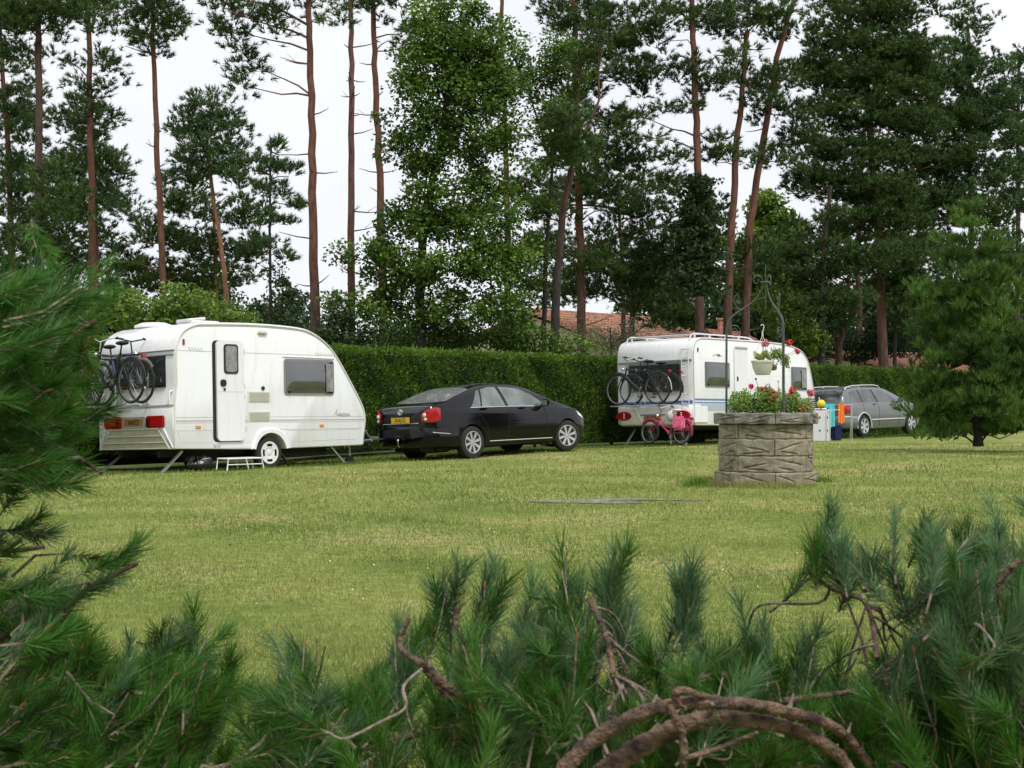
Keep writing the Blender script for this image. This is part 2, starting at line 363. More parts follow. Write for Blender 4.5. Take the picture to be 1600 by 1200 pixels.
def wheel(parent, x, y, z, r, wd=.2, steer=0, spokes=8, style='alloy', side=-1):
    """tyre + rim, outer face on -y for side=-1"""
    o = empty('wheel_tmp'); bpy.data.objects.remove(o)
    R = r * .66; hw = wd / 2; sgn = side
    mb = MB().lathe([(R, -hw * .8), (R + .012, -hw * .95), (r * .86, -hw), (r * .96, -hw * .85), (r, -hw * .55), (r, hw * .55), (r * .96, hw * .85), (r * .86, hw), (R + .01, hw * .95), (R, hw * .8)], (0, 0, 0), 'Y', 40)
    ty = mb.build('wheel', TYRE, parent); ty.location = (x, y, z); ty.rotation_euler = (0, 0, steer)
    ri = MB(); f = sgn * hw
    if style == 'alloy':
        ri.cm = 1; ri.lathe([(0.001, f * .35), (R, f * .35)], (0, 0, 0), 'Y', 32); ri.cm = 0
        ri.lathe([(R * 1.01, f * .75), (R * 1.03, f * .99), (R * .97, f * 1.0), (R * .90, f * .7), (R * .9, f * .3)], (0, 0, 0), 'Y', 40, False)
        ri.lathe([(.001, f * .86), (R * .17, f * .84), (R * .26, f * .6), (R * .26, f * .3)], (0, 0, 0), 'Y', 20)
        for i in range(spokes):
            a = 2 * math.pi * (i + .3) / spokes; ca, sa = math.cos(a), math.sin(a); wv = R * (.11 if spokes > 6 else .17)
            P = []
            for (rr, ww) in ((R * .2, wv * .8), (R * .95, wv * 1.25)):
                for s_ in (-1, 1):
                    for hgt in (f * (.82 if rr < R * .5 else .88), f * .4):
                        P.append((ca * rr - sa * ww * s_, hgt, sa * rr + ca * ww * s_))
            ri.add(P, [(0, 1, 3, 2), (4, 6, 7, 5), (0, 2, 6, 4), (1, 5, 7, 3), (0, 4, 5, 1), (2, 3, 7, 6)])
    else:   # steel wheel with plastic trim
        ri.lathe([(.001, f * .90), (R * .28, f * .88), (R * .34, f * .80), (R * .52, f * .93), (R * .60, f * .95)], (0, 0, 0), 'Y', 36, False)
        ri.lathe([(R * .84, f * .97), (R * 1.0, f * 1.02), (R * 1.04, f * .98), (R * 1.02, f * .6)], (0, 0, 0), 'Y', 36, False)
        ri.cm = 1; ri.lathe([(R * .5, f * .80), (R * .9, f * .80)], (0, 0, 0), 'Y', 36, False); ri.cm = 0
        for i in range(4):                                # four bridges between the curved slots
            a0 = math.pi / 4 + i * math.pi / 2
            vs = []
            for j in range(7):
                a = a0 + (j - 3) * .12
                for rr, hh in ((R * .56, .95), (R * .9, .97)): vs.append((math.cos(a) * rr, f * hh, math.sin(a) * rr))
            ri.add(vs, [(2 * j, 2 * j + 1, 2 * j + 3, 2 * j + 2) for j in range(6)])
    rr = ri.build('rim', [ALLOY if style == 'alloy' else mat('white_wheel_trim', (.72, .72, .72), .35), DARK], ty, smooth=30)
    return ty
def plate(parent, body, M, w_=.52, h_=.11, m=None, ink=None):
    p = MB().box((0, 0, 0), (w_, h_, .008), bev=.003).build('number_plate', m or YELLOW, parent); p.matrix_basis = M
    if body: text_mesh(body, h_ * .92, 'plate_lettering', ink or INK, p, Matrix.Translation((0, 0, .0045)) @ Matrix.Scale(.82, 4, (1, 0, 0)), .0006, .002)
    return p
REAR = Matrix(((0, 0, -1, 0), (-1, 0, 0, 0), (0, 1, 0, 0), (0, 0, 0, 1)))     # local x -> -y, local y -> z, normal -> -x
SIDE = Matrix(((1, 0, 0, 0), (0, 0, -1, 0), (0, 1, 0, 0), (0, 0, 0, 1)))      # local x -> x, local y -> z, normal -> -y
def cyl_cutter(x, z, r, y0, y1):
    o = MB().lathe([(r, y0), (r, y1)], (x, 0, z), 'Y', 40).build('cutter', DARK, None, 0); return o
def car_common(root, B, paint, wheels, zc, wr, wd, spokes, steer=0, wb=2.72, arch=.355):
    body = B.mesh().build('body', [paint, DARK], root)
    cs = []
    for x in (0, wb):
        for y0, y1 in ((-1.1, -.60), (.60, 1.1)): cs.append(cyl_cutter(x, zc, arch, y0, y1))
    body.parent = None; boolcut(body, cs); body.parent = root
    for x in (0, wb):
        for sd in (-1, 1): wheel(root, x, sd * .77, zc, wr, wd, steer if x else 0, spokes, 'alloy', sd)
    ub = MB(); ub.box((1.3, 0, .24), (4.0, 1.2, .10)); ub.tube([(0, -.66, zc), (0, .66, zc)], .05); ub.tube([(wb, -.66, zc), (wb, .66, zc)], .04)
    ub.tube([(-.85, -.45, .24), (-.3, -.45, .24)], .09); ub.build('underbody', DARK, root)
    return body
def mirror(root, B, x, u, paint, side):
    p = B.P(x, u, side); m = MB(); s = side
    m.tube([p, p + Vector((0, s * .07, .02))], .03, 8); m.box(p + Vector((-.02, s * .15, .05)), (.11, .20, .14), bev=.035)
    o = m.build('door_mirror', paint, root); g = MB().box(p + Vector((-.078, s * .15, .05)), (.006, .155, .10), bev=.002).build('mirror_glass', GLASSL, o); return o
# ---- black saloon
T = dict(x=[-1.05, -1.035, -1.0, -.92, -.78, -.60, -.35, 0, .3, .6, 1.0, 1.5, 1.9, 2.2, 2.45, 2.6, 2.85, 3.1, 3.3, 3.45, 3.53],
    zt=[.93, .985, 1.03, 1.06, 1.085, 1.12, 1.21, 1.345, 1.42, 1.46, 1.475, 1.44, 1.33, 1.20, 1.06, 1.0, .94, .87, .79, .68, .55],
    w=[.58, .68, .755, .80, .83, .85, .865, .875, .88, .88, .88, .88, .88, .878, .875, .87, .865, .845, .81, .73, .62],
    zb=[.86, .90, .94, .95, .955, .96, .96, .96, .96, .955, .95, .94, .93, .92, .915, .91, .88, .82, .73, .62, .50],
    zl=[.42, .36, .31, .28, .26, .24, .22, .20, .19, .19, .19, .19, .19, .19, .19, .19, .19, .20, .22, .25, .32])
saloon = empty('saloon_car', label='glossy black saloon car with yellow number plate parked nose-right in front of the hedge', cat='car')
B = Body(T)
car_common(saloon, B, CARBLK, None, .315, .315, .205, 8, steer=-.28, wb=2.76)
bump = [(-.20, .875), (-.55, .865), (-.80, .83), (-.95, .77), (-1.03, .66), (-1.07, .45), (-1.085, 0), (-1.07, -.45), (-1.03, -.66), (-.95, -.77), (-.80, -.83), (-.55, -.865), (-.37, -.873)]
strip(bump, .27, .67, .006, .10).build('rear_bumper', CARBLK, saloon)
fb = [(3.08, -.855), (3.3, -.81), (3.46, -.70), (3.55, -.5), (3.60, 0), (3.55, .5), (3.46, .70), (3.3, .81), (3.08, .855)][::-1]
for sd in (-1, 1):
    pl = [(-1.045, .575), (-1.03, .65), (-.995, .725), (-.95, .775), (-.89, .81), (-.80, .836)]
    pl = [(x, y * sd) for x, y in pl]
    z0 = [.75, .745, .74, .74, .75, .78]; z1 = [.90, .96, .995, 1.01, 1.02, 1.0]
    t = strip(pl, z0, z1, -.012 * sd, -.025 * sd).build('tail_light', RED, saloon)
    k = MB().ball((-1.045, sd * .655, .88), .042, sc=(.5, 1, 1)).build('reversing_lens', CLEAR, t)
    k = MB().ball((-1.035, sd * .665, .80), .032, sc=(.5, 1.4, 1)).build('reversing_lens', CLEAR, t)
    B.patch((3.14, 3.45), (3.05, 3.42), [5.3, 5.1], [6.6, 6.4], sd, .006).build('headlight', CLEAR, saloon)
    B.patch((.035, .29), (.22, .40), [7.15], [9.3, 10.4, 10.5], sd).build('quarter_window', GLASSL, saloon)
    B.patch((.33, .985), (.45, .87), [7.15], [10.5, 10.75, 10.7], sd).build('rear_door_window', GLASSL, saloon)
    B.patch((1.065, 2.10), (.96, 2.12), [7.15], [10.7, 10.6, 10.5, 9.8, 8.0], sd, n=16).build('front_door_window', GLASSL, saloon)
    B.line([(.0, 7.05), (2.12, 7.05)], .010, sd, .004).build('chrome_window_trim', CHROME, saloon)
    B.line([(1.025, 6.9), (1.03, 4.5), (.98, 2.6)], .004, sd).build('door_seam', DARK, saloon)
    B.line([(2.05, 6.9), (2.12, 4.5), (2.1, 2.6)], .004, sd).build('door_seam', DARK, saloon)
    B.line([(.06, 6.9), (.16, 5.5), (.42, 4), (.42, 2.6)], .004, sd).build('door_seam', DARK, saloon)
    B.line([(.46, 2.75), (2.28, 2.6)], .009, sd, .006).build('sill_trim', CHROME, saloon)
    B.line([(-1.0 + .05, 3.6), (-.44, 3.5)], .008, sd, .02).build('bumper_trim', CHROME, saloon)
    for hx in (.33, 1.42):
        p = B.P(hx, 6.15, sd); MB().box(p + Vector((0, sd * .022, 0)), (.19, .025, .03), bev=.01).build('door_handle', CARBLK, saloon)
    mirror(saloon, B, 2.03, 7.3, CARBLK, sd)
B.across((-.50, -.66), (.13, .20), 11.35).build('rear_window', mat('rear_car_glass', (.16, .17, .17), .05, ior=2.6), saloon)
B.across((1.98, 1.75), (2.42, 2.47), 11.3).build('windscreen', GLASS, saloon)
plate(saloon, '30-RJ-ZZ', Matrix.Translation((-1.068, 0.0, .80)) @ REAR)
MB().box((-1.05, -.0, .735), (.03, 1.0, .012)).build('boot_trim', CHROME, saloon)
em = MB()
for a, b, rot in ((.075, .05, 0), (.030, .048, 0), (.055, .022, .0)):
    em.tube([(-1.062, a * math.cos(t), .955 + b * math.sin(t)) for t in np.linspace(0, 2 * math.pi, 25)], .006, 5, cap=False)
em.build('oval_emblem', CHROME, saloon)
MB().tube([(-1.0, .0, .30), (-1.12, 0, .30), (-1.15, 0, .33), (-1.15, 0, .40)], .013).ball((-1.15, 0, .42), .026).build('tow_ball', CHROME, saloon)
MB().box((-.55, -.48, .24), (.9, .14, .1), bev=.03).build('exhaust_silencer', DARK, saloon)
pose(saloon, -1.354, 28.84, .115, .809, .036, -.034)
# ---- silver-grey estate
T = dict(x=[-.99, -.97, -.93, -.86, -.76, -.66, -.5, -.2, .3, 1.0, 1.5, 1.85, 2.15, 2.4, 2.55, 2.8, 3.1, 3.3, 3.45, 3.55],
    zt=[.93, .97, 1.04, 1.17, 1.32, 1.40, 1.445, 1.475, 1.49, 1.485, 1.44, 1.33, 1.18, 1.05, 1.0, .95, .88, .80, .68, .52],
    w=[.62, .70, .77, .82, .845, .855, .865, .87, .873, .873, .873, .872, .87, .868, .865, .855, .83, .79, .72, .60],
    zb=[.88, .91, .93, .94, .945, .95, .955, .955, .955, .95, .945, .94, .93, .92, .915, .89, .83, .75, .63, .48],
    zl=[.44, .38, .33, .30, .27, .25, .22, .20, .20, .20, .20, .20, .20, .20, .20, .20, .21, .23, .27, .34], top=.20)
GLASSE = mat('estate_car_glass', (.075, .09, .088), .04, ior=2.0, col2=(.025, .03, .03), vscale=2.5)
estate = empty('estate_car', label='silver grey estate car with roof rails, parked beyond the right caravan', cat='car')
B = Body(T)
car_common(estate, B, CARSIL, None, .315, .318, .205, 6, wb=2.70)
strip([(x * .985, y) for x, y in bump], .28, .62, .008, .10).build('rear_bumper', CARSIL, estate)
for sd in (-1, 1):
    pl = [(-.985, .60 * sd), (-.965, .70 * sd), (-.92, .785 * sd), (-.84, .83 * sd), (-.74, .85 * sd)]
    strip(pl, .70, [.88, .90, .92, .93, .92], .014 if sd < 0 else -.014, .03 if sd < 0 else -.03).build('tail_light', RED, estate)
    B.patch((-.60, -.03), (-.50, -.07), [7.2], [10.3, 10.5, 10.6], sd).build('load_area_window', GLASSE, estate)
    B.patch((.06, .80), (.0, .66), [7.2], [10.6, 10.65], sd).build('rear_door_window', GLASSE, estate)
    B.patch((.88, 1.95), (.74, 1.98), [7.2], [10.6, 10.6, 10.5, 9.8, 8.0], sd, n=14).build('front_door_window', GLASSE, estate)
    for xx in (.84, 1.98, .02):
        B.line([(xx - .04, 7.0), (xx, 4.5), (xx - (.0 if xx > .5 else -.36), 2.6)], .005, sd, .001).build('door_seam', DARK, estate)
    B.line([(-.90, 3.9), (-.40, 3.9)], .014, sd, .012).build('bumper_trim', ALU, estate)
    B.line([(.40, 3.55), (2.28, 3.55)], .016, sd, .010).build('side_moulding', ALU, estate)
    B.line([(-.62, 7.1), (1.98, 7.1)], .006, sd, .004).build('window_trim', CHROME, estate)
    for xx, xt in ((.015, -.035), (.84, .70)): B.line([(xx, 7.2), ((xx + xt) / 2, 9), (xt, 10.6)], .026, sd, -.012).build('pillar', BLACK, estate)
    for hx in (.62, 1.60):
        p = B.P(hx, 6.0, sd); MB().box(p + Vector((0, sd * .02, 0)), (.17, .03, .03), bev=.01).build('door_handle', CARSIL, estate)
    rail = [B.P(x, 12.2, sd, o) for x, o in ((-.55, .0), (-.45, .05), (-.2, .06), (.4, .06), (1.0, .06), (1.25, .05), (1.4, .0))]
    MB().tube(rail, .016, 6).build('roof_rail', ALU, estate)
    MB().tube([B.P(.2, 12.2, sd), B.P(.2, 12.2, sd, .06)], .022, 6).build('rail_foot', ALU, estate)
    mirror(estate, B, 1.95, 7.3, CARSIL, sd)
    ar = MB().ring((0, sd * .868, .315), .385, .028, 'Y', 24, 6, R_(-8), R_(188), .5).build('wheel_arch', mat('pale_silver_paint', (.50, .52, .52), .3, metal=.4, coat=.6), estate)
B.across((-.86, -.91), (-.60, -.70), 11.25).build('tailgate_window', GLASSE, estate)
MB().box((-.83, -.0, 1.17), (.012, 1.3, .02)).build('wiper', BLACK, estate)
B.across((1.92, 1.68), (2.34, 2.40), 11.3).build('windscreen', GLASS, estate)
plate(estate, '', Matrix.Translation((-1.0, 0, .78)) @ REAR)
pose(estate, 9.55, 43.0, .285, .80, .025, -.03)

# ---------------------------------------------------------------- caravans
def catmull(P, n=5):
    out = []; P = [np.array(p, float) for p in P]
    for i in range(len(P) - 1):
        p0, p1, p2, p3 = P[max(i - 1, 0)], P[i], P[i + 1], P[min(i + 2, len(P) - 1)]
        for k in range(n):
            t = k / n; out.append(tuple(.5 * ((2 * p1) + (-p0 + p2) * t + (2 * p0 - 5 * p1 + 4 * p2 - p3) * t * t + (-p0 + 3 * p1 - 3 * p2 + p3) * t ** 3)))
    out.append(tuple(P[-1])); return out
def inset(poly, d):
    n = len(poly); out = []
    for i in range(n):
        a = Vector(poly[i - 1]); b = Vector(poly[i]); c = Vector(poly[(i + 1) % n])
        t = ((b - a).normalized() + (c - b).normalized())
        t = t.normalized() if t.length > 1e-6 else (c - b).normalized()
        nn = Vector((t.y, -t.x)); out.append(tuple(b + nn * d))
    return out
def shell(prof, h, mats, root, wx, wz, wr):
    """prof clockwise seen from the right (+x right, z up)"""
    mb = MB(); n = len(prof); rings = [(-h, .022), (-h + .008, .007), (-h + .022, 0), (h - .022, 0), (h - .008, .007), (h, .022)]
    for y, d in rings: mb.v += [(p[0], y, p[1]) for p in inset(prof, d)]
    k = len(rings)
    mb.f = [(i * n + j, i * n + (j + 1) % n, (i + 1) * n + (j + 1) % n, (i + 1) * n + j) for i in range(k - 1) for j in range(n)] + [tuple(range(n)), tuple((k - 1) * n + j for j in range(n))]
    mb.m = [0] * len(mb.f)
    o = mb.build('shell', mats, None)
    boolcut(o, [cyl_cutter(wx, wz, wr, -h - .1, -h + .3), cyl_cutter(wx, wz, wr, h - .3, h + .1)])
    o.parent = root; return o
def on_side(root, name, poly, y, th, m, parent=None):
    """flat piece on the right-hand side wall (normal -y); poly in (x,z)"""
    return MB().prism(poly, (0, y, 0), (1, 0, 0), (0, 0, 1), th).build(name, m, parent or root)
def on_rear(root, name, poly, x, th, m, parent=None):
    """poly in (y,z), thickness towards -x"""
    return MB().prism([(-a, b) for a, b in poly], (x, 0, 0), (0, -1, 0), (0, 0, 1), th).build(name, m, parent or root)
def win(root, x0, z0, x1, z1, h, r=.05, curtain=None, name='window', d=.02, fm=None):
    f = on_side(root, name, rrect(x0, z0, x1, z1, r), -h, d, fm or GREY)
    a0, a1, c0, c1 = x0 + .035, x1 - .035, z0 + .035, z1 - .035; n, k = 20, 12; vs = []
    for i in range(n + 1):
        for j in range(k + 1):
            u, v = 2 * i / n - 1, 2 * j / k - 1; vs.append(((a0 + a1) / 2 + u * (a1 - a0) / 2, -h - d - .006 - .022 * (1 - abs(u) ** 8) * (1 - v * v), (c0 + c1) / 2 + v * (c1 - c0) / 2))
    g = MB().add(vs, [(i * (k + 1) + j, (i + 1) * (k + 1) + j, (i + 1) * (k + 1) + j + 1, i * (k + 1) + j + 1) for i in range(n) for j in range(k)]).build('pane', ACRYL, f)
    for q in (x0 + .10, x1 - .10): MB().box((q, -h - d - .02, z0 + .05), (.05, .03, .03), bev=.008).build('window_catch', BLACK, f)
    if curtain:
        a, b = curtain; on_side(root, 'curtain', rrect(a, z0 + .06, b, z1 - .08, .02), -h - d - .036, .002, CURT, f)
    return f
def steady(root, a, b):
    MB().box((Vector(a) + Vector(b)) / 2, ((Vector(a) - Vector(b)).length, .05, .03), (Vector(b) - Vector(a)).to_track_quat('X', 'Z').to_euler()).box(b, (.10, .10, .015)).build('corner_steady', STEEL, root)

# ---- left touring caravan
van = empty('touring_caravan', label='white touring caravan with sloping front and a step at its door, left of the car', cat='caravan')
H = 1.06
prof = [(1.6, .36), (.0, .40), (-.05, .62), (-.07, .85), (-.055, 1.08), (-.01, 1.15)] + catmull([(0, 1.5), (0, 2.0), (.05, 2.24), (.17, 2.40), (.37, 2.50), (.62, 2.54), (1.72, 2.57), (2.66, 2.545), (3.06, 2.47), (3.42, 2.28), (3.69, 2.01), (4.0, 1.59), (4.28, 1.16), (4.365, .95), (4.36, .78), (4.31, .55), (4.29, .38)], 4) + [(2.5, .36)]
shell(prof, H, WHITE, van, 2.02, .29, .36)
bead = catmull([(-.03, .42), (-.03, 1.1), (.02, 1.5), (.02, 2.0), (.07, 2.22), (.19, 2.38), (.38, 2.47), (.62, 2.505), (1.72, 2.54), (2.66, 2.515), (3.05, 2.44), (3.40, 2.26), (3.66, 2.0), (3.97, 1.58), (4.25, 1.16), (4.33, .95), (4.325, .78), (4.28, .55), (4.26, .40)], 5)
for sy in (-1, 1):
    MB().tube([(x, sy * (H + .004), z) for x, z in bead], .014, 6).build('edge_trim', WHITE2, van)
MB().tube([(x + (.028 if z < 2.2 and x > 2 else .0), -(H + .003), z - (.030 if z > 2.2 else 0)) for x, z in bead if z < 2.6], .005, 5).build('edge_seal', SEAM, van)
# door
fr = on_side(van, 'door_surround', rrect(.765, .50, 1.42, 2.24, .08), -H, .008, BLACK)  # black backing panel, showing as a wide strip at the door's left
dr = on_side(van, 'door', rrect(.83, .515, 1.425, 2.235, .08), -H - .008, .035, WHITE)
MB().tube([(.84, -H - .044, 1.36), (1.41, -H - .044, 1.36)], .003, 4).build('door_split_seam', SEAM, dr)
dw = on_side(van, 'door_window', rrect(.98, 1.67, 1.29, 2.18, .06), -H - .043, .012, BLACK, dr)
on_side(van, 'pane', rrect(1.01, 1.70, 1.26, 2.15, .05), -H - .055, .006, CURT, dw)
hd = on_side(van, 'door_handle', rrect(.90, 1.45, 1.02, 1.57, .05), -H - .043, .02, BLACK, dr)
MB().lathe([(.022, -H - .043), (.022, -H - .06)], (.985, 0, 1.40), 'Y', 12).build('door_lock', BLACK, dr)
for z in (.72, 1.28, 1.46, 2.05): MB().box((1.437, -H - .02, z), (.03, .035, .10), bev=.008).build('hinge', LGREY, dr)
win(van, 2.36, 1.32, 3.56, 1.965, H, .06, (3.33, 3.50))
MB().tube([(2.33, -H - .01, 2.0), (3.58, -H - .01, 1.99)], .008, 5).build('window_rail', WHITE2, van)
for z0, z1, x0 in ((1.18, 1.37, 1.53), (.84, 1.02, 1.53)):
    v = on_side(van, 'vent', rrect(x0, z0, x0 + .50, z1, .01), -H, .008, WHITE2)
    mb = MB()
    for i in range(8): mb.box((x0 + .25, -H - .011, z0 + .02 + i * (z1 - z0 - .04) / 7), (.44, .010, .010), Euler((.5, 0, 0)))
    mb.build('vent_slats', mat('beige_slats', (.58, .57, .49), .6), v)
MB().lathe([(.035, -H), (.035, -H - .02), (.02, -H - .025), (.001, -H - .025)], (1.87, 0, 1.43), 'Y', 16).build('water_inlet', BLACK, van)
MB().box((1.87, -H - .025, 2.415), (.22, .05, .07), bev=.022).build('awning_light', WHITE2, van)
for x in (.45, 3.25): MB().box((x, -H - .008, .76), (.105, .016, .045), bev=.006).build('side_marker', AMBER, van)
MB().box((.17, -H - .01, 2.19), (.045, .02, .10), bev=.008).build('rear_marker', RED, van)
MB().box((.80, -H - .008, .445), (.06, .016, .05)).box((.88, -H - .006, .445), (.05, .01, .05)).build('socket_cover', LGREY, van)
# bodyside lines
PINK = mat('faded_pink_stripe', (.55, .42, .44), .5, col2=(.40, .37, .40), vscale=9)
def hline(z, x0, x1, r=.0035, m=SEAM, hh=None, nm='panel_seam'):
    segs = []
    for a, b in ((x0, .76), (1.44, 1.52), (2.04, x1)) if z < 1.1 else ((x0, .76), (1.44, x1)):
        if b > a: segs.append((a, b))
    for a, b in segs: MB().box(((a + b) / 2, -H - .001, z), (b - a, .004, hh or r * 2)).build(nm, m, van)
hline(2.045, .03, 3.62); hline(.925, .0, 4.3); hline(.865, .0, 4.32, m=PINK, hh=.02, nm='pink_stripe'); hline(.835, .0, 4.32, m=mat('pale_stripe', (.62, .60, .62), .5), hh=.02, nm='pale_stripe'); hline(.70, .0, 4.26)
for q in ([(.03, .68), (.10, .50), (.74, .49), (.74, .68)], [(1.46, .49), (1.58, .49)], [(2.56, .48), (4.10, .50), (4.17, .68), (2.46, .68)]):
    MB().tube([(x, -H - .001, z) for x, z in q], .003, 4).build('panel_outline', SEAM, van)
out = catmull([(1.585, .355), (1.65, .53), (1.72, .64), (1.82, .715), (2.08, .735), (2.25, .70), (2.36, .62), (2.44, .50), (2.52, .36)], 3)
inn = [(2.02 + .355 * math.cos(a), .29 + .355 * math.sin(a)) for a in np.linspace(math.pi * .94, math.pi * .06, len(out))]
for sy in (-1, 1):
    mb = MB(); n = len(out)
    vs = [(x, sy * H, z) for x, z in out] + [(x, sy * (H + .035), z) for x, z in inset(out, .03)] + [(x, sy * (H + .035), z) for x, z in inn] + [(x, sy * (H - .03), z) for x, z in inn]
    mb.add(vs, [(k * n + i, k * n + i + 1, (k + 1) * n + i + 1, (k + 1) * n + i) for k in range(3) for i in range(n - 1)] + [(0, n, 2 * n, 3 * n), (n - 1, 2 * n - 1, 3 * n - 1, 4 * n - 1)])
    mb.build('wheel_arch_moulding', WHITE, van)
    wheel(van, 2.02, sy * (H - .10), .29, .29, .175, 0, 8, 'trim', sy)
def scribble(root, pts, m, name, y, r=.004):
    mb = MB()
    for q in pts: mb.tube([(x, y, z) for x, z in q], r, 4)
    return mb.build(name, m, root)
sc = mat('grey_script_decal', (.22, .22, .23), .5); sc2 = mat('pale_decal', (.5, .5, .5), .5)
t_ = np.linspace(0, 1, 40)
scribble(van, [[(3.56, .945), (3.60, 1.0), (3.64, 1.06), (3.62, 1.0), (3.61, .955)], [(3.65 + .30 * a, .965 + .022 * math.sin(a * 38)) for a in t_], [(3.62, .955), (3.8, .93), (3.97, .95)]], sc, 'script_lettering', -H - .003)
scribble(van, [[(.27 + .30 * a, 2.075 + .03 * math.sin(a * 30)) for a in t_]], sc2, 'small_lettering', -H - .003, .004)
scribble(van, [[(3.10 + .45 * a, 2.075 + .025 * math.sin(a * 44)) for a in t_]], mat('faint_decal', (.68, .68, .68), .5), 'faint_lettering', -H - .003, .004)
# rear
rw = on_rear(van, 'rear_window', [(-.80, 1.44), (.80, 1.44), (.80, 1.97), (-.80, 1.97)], .0, .02, BLACK)
on_rear(van, 'pane', rrect(-.76, 1.47, .76, 1.94, .05), -.02, .010, GLASS, rw)
MB().box((-.012, 0, 2.055), (.03, 2.08, .012)).build('roof_seam', GREY, van)
MB().box((-.008, 0, 1.98), (.02, 2.06, .016)).build('window_gutter', GREY, van)
MB().box((-.045, 0, 1.135), (.03, 2.08, .010)).build('bumper_seam', GREY, van)
for sy in (-1, 1):
    MB().tube([(-.01, sy * .97, 1.12), (-.06, sy * .97, 1.15), (-.07, sy * .97, 1.24), (-.06, sy * .97, 1.35), (.0, sy * .97, 1.38)], .016, 8).build('grab_handle', mat('white_handle', (.8, .8, .8), .3), van)
    t = MB().box((-.085, sy * .60, .865), (.05, .50, .20), bev=.02).build('tail_light', RED, van)
    MB().box((-.113, sy * .43, .85), (.006, .12, .14), bev=.002).build('lens_segment', REDD, t)
on_rear(van, 'plate_recess', rrect(-.30, .765, .34, .955, .02), -.066, .012, mat('grey_recess', (.35, .35, .32), .6))
plate(van, '30-RJ-ZZ', Matrix.Translation((-.085, .02, .86)) @ REAR, m=YELDIM)
sk = on_rear(van, 'rear_skirt', [(-.98, .40), (.98, .40), (.66, .755), (-.66, .755)], -.045, .035, CREAM)
mb = MB()
for z, w_ in ((.745, .70), (.625, .80), (.515, .90), (.415, .98)): mb.box((-.092, 0, z), (.03, w_ * 2 - .06, .02), bev=.006)
mb.build('skirt_ribs', mat('pale_cream_trim', (.60, .60, .50), .5), sk)
for sy in (-1, 1):
    MB().tube([(-.085, sy * .66, .765), (-.085, sy * .99, .40)], .016, 6).build('skirt_edge', LGREY, van)
    MB().tube([(-.075, sy * .80, .765), (-.055, sy * 1.045, .42)], .012, 6).build('corner_trim', WHITE, van)
# roof gear
rl = MB(); rl.lathe([(.30, 0), (.34, .02), (.33, .06), (.22, .10), (.001, .11)], (.75, .55, 2.535), 'Z', 24); rl.build('roof_light', mat('white_roof_dome', (.78, .78, .78), .4), van)
rl = MB(); rl.box((.95, -.45, 2.585), (.62, .45, .05), bev=.02); rl.box((.80, -.45, 2.63), (.40, .38, .05), Euler((0, -.12, 0)), bev=.022); rl.build('skylight', mat('white_skylight', (.78, .78, .78), .4), van)
# chassis, drawbar, legs
ch = MB()
for sy in (-1, 1):
    ch.box((1.9, sy * .55, .33), (3.8, .05, .14)); ch.tube([(3.6, sy * .55, .36), (5.45, sy * .05, .44)], .035)
ch.tube([(2.02, -.9, .29), (2.02, .9, .29)], .05); ch.box((1.1, .1, .34), (1.2, 1.6, .08)); ch.box((1.0, -.35, .27), (.5, .5, .16), bev=.02); ch.build('chassis', DARK, van)
dbm = MB().tube([(4.35, 0, .40), (5.55, 0, .46)], .035).box((5.62, 0, .50), (.24, .08, .09), bev=.02).tube([(5.50, 0, .52), (5.36, 0, .66), (5.24, .0, .64)], .020).ball((5.76, 0, .48), .05)
dbm.build('drawbar', STEEL, van)
MB().box((4.40, 0, .50), (.36, 1.5, .20), bev=.05).build('drawbar_fairing', WHITE, van)
jw = MB().tube([(4.80, -.14, .80), (4.80, -.14, .18)], .024).build('jockey_stem', STEEL, van)
MB().lathe([(.03, -.03), (.09, -.025), (.09, .025), (.03, .03)], (4.80, -.14, .09), 'Y', 18).build('jockey_wheel', BLACK, van)
steady(van, (.30, -.80, .36), (-.18, -.88, .0)); steady(van, (.30, .80, .36), (-.18, .88, .0)); steady(van, (3.75, -.75, .36), (4.02, -.80, .07)); steady(van, (3.75, .75, .36), (4.02, .80, .05))
def bike_rack(root, zb, x0=-.03, x1=-.62, y0=-.75, y1=.85):
    r = MB()
    for y in (-.35, .40):
        r.tube([(x0, y, zb + .55), (x0 - .03, y, zb - .02), (x1, y, zb - .02)], .014, 6); r.tube([(x0, y, zb + .5), (x1 * .5, y, zb - .01)], .010, 6)
    o = r.build('bike_rack', STEEL, root)
    for x in (-.26, -.48):
        MB().box((x, (y0 + y1) / 2, zb), (.06, y1 - y0, .02), bev=.006).build('wheel_channel', ALU, o)
bike_rack(van, 1.15)
VM1 = pose(van, -6.378, 25.176, -.003, .868, .002, -.028).matrix_world.copy()

# ---- right touring caravan
van2 = empty('touring_caravan', label='white touring caravan with blue stripes, rear ladder and roof rails, behind the flower-filled well', cat='caravan')
H = 1.135
prof = [(1.6, .46), (.10, .47), (.0, .55), (-.04, .72), (-.03, .90), (.0, .98)] + catmull([(.0, 1.3), (.0, 2.1), (.02, 2.34), (.10, 2.50), (.24, 2.57), (.5, 2.60), (1.9, 2.61), (3.0, 2.61), (4.1, 2.59), (4.75, 2.52), (5.15, 2.40), (5.37, 2.22), (5.50, 1.96), (5.62, 1.55), (5.70, 1.2), (5.72, .9), (5.66, .6), (5.55, .48)], 4) + [(3.6, .46)]
shell(prof, H, WHITE, van2, 3.02, .31, .36)
bead = catmull([(.02, .52), (.02, 1.3), (.02, 2.1), (.045, 2.33), (.12, 2.47), (.26, 2.54), (.5, 2.57), (1.9, 2.58), (3.0, 2.58), (4.1, 2.56), (4.73, 2.49), (5.12, 2.37), (5.34, 2.20), (5.47, 1.95), (5.60, 1.55), (5.67, 1.2), (5.69, .9), (5.63, .62)], 5)
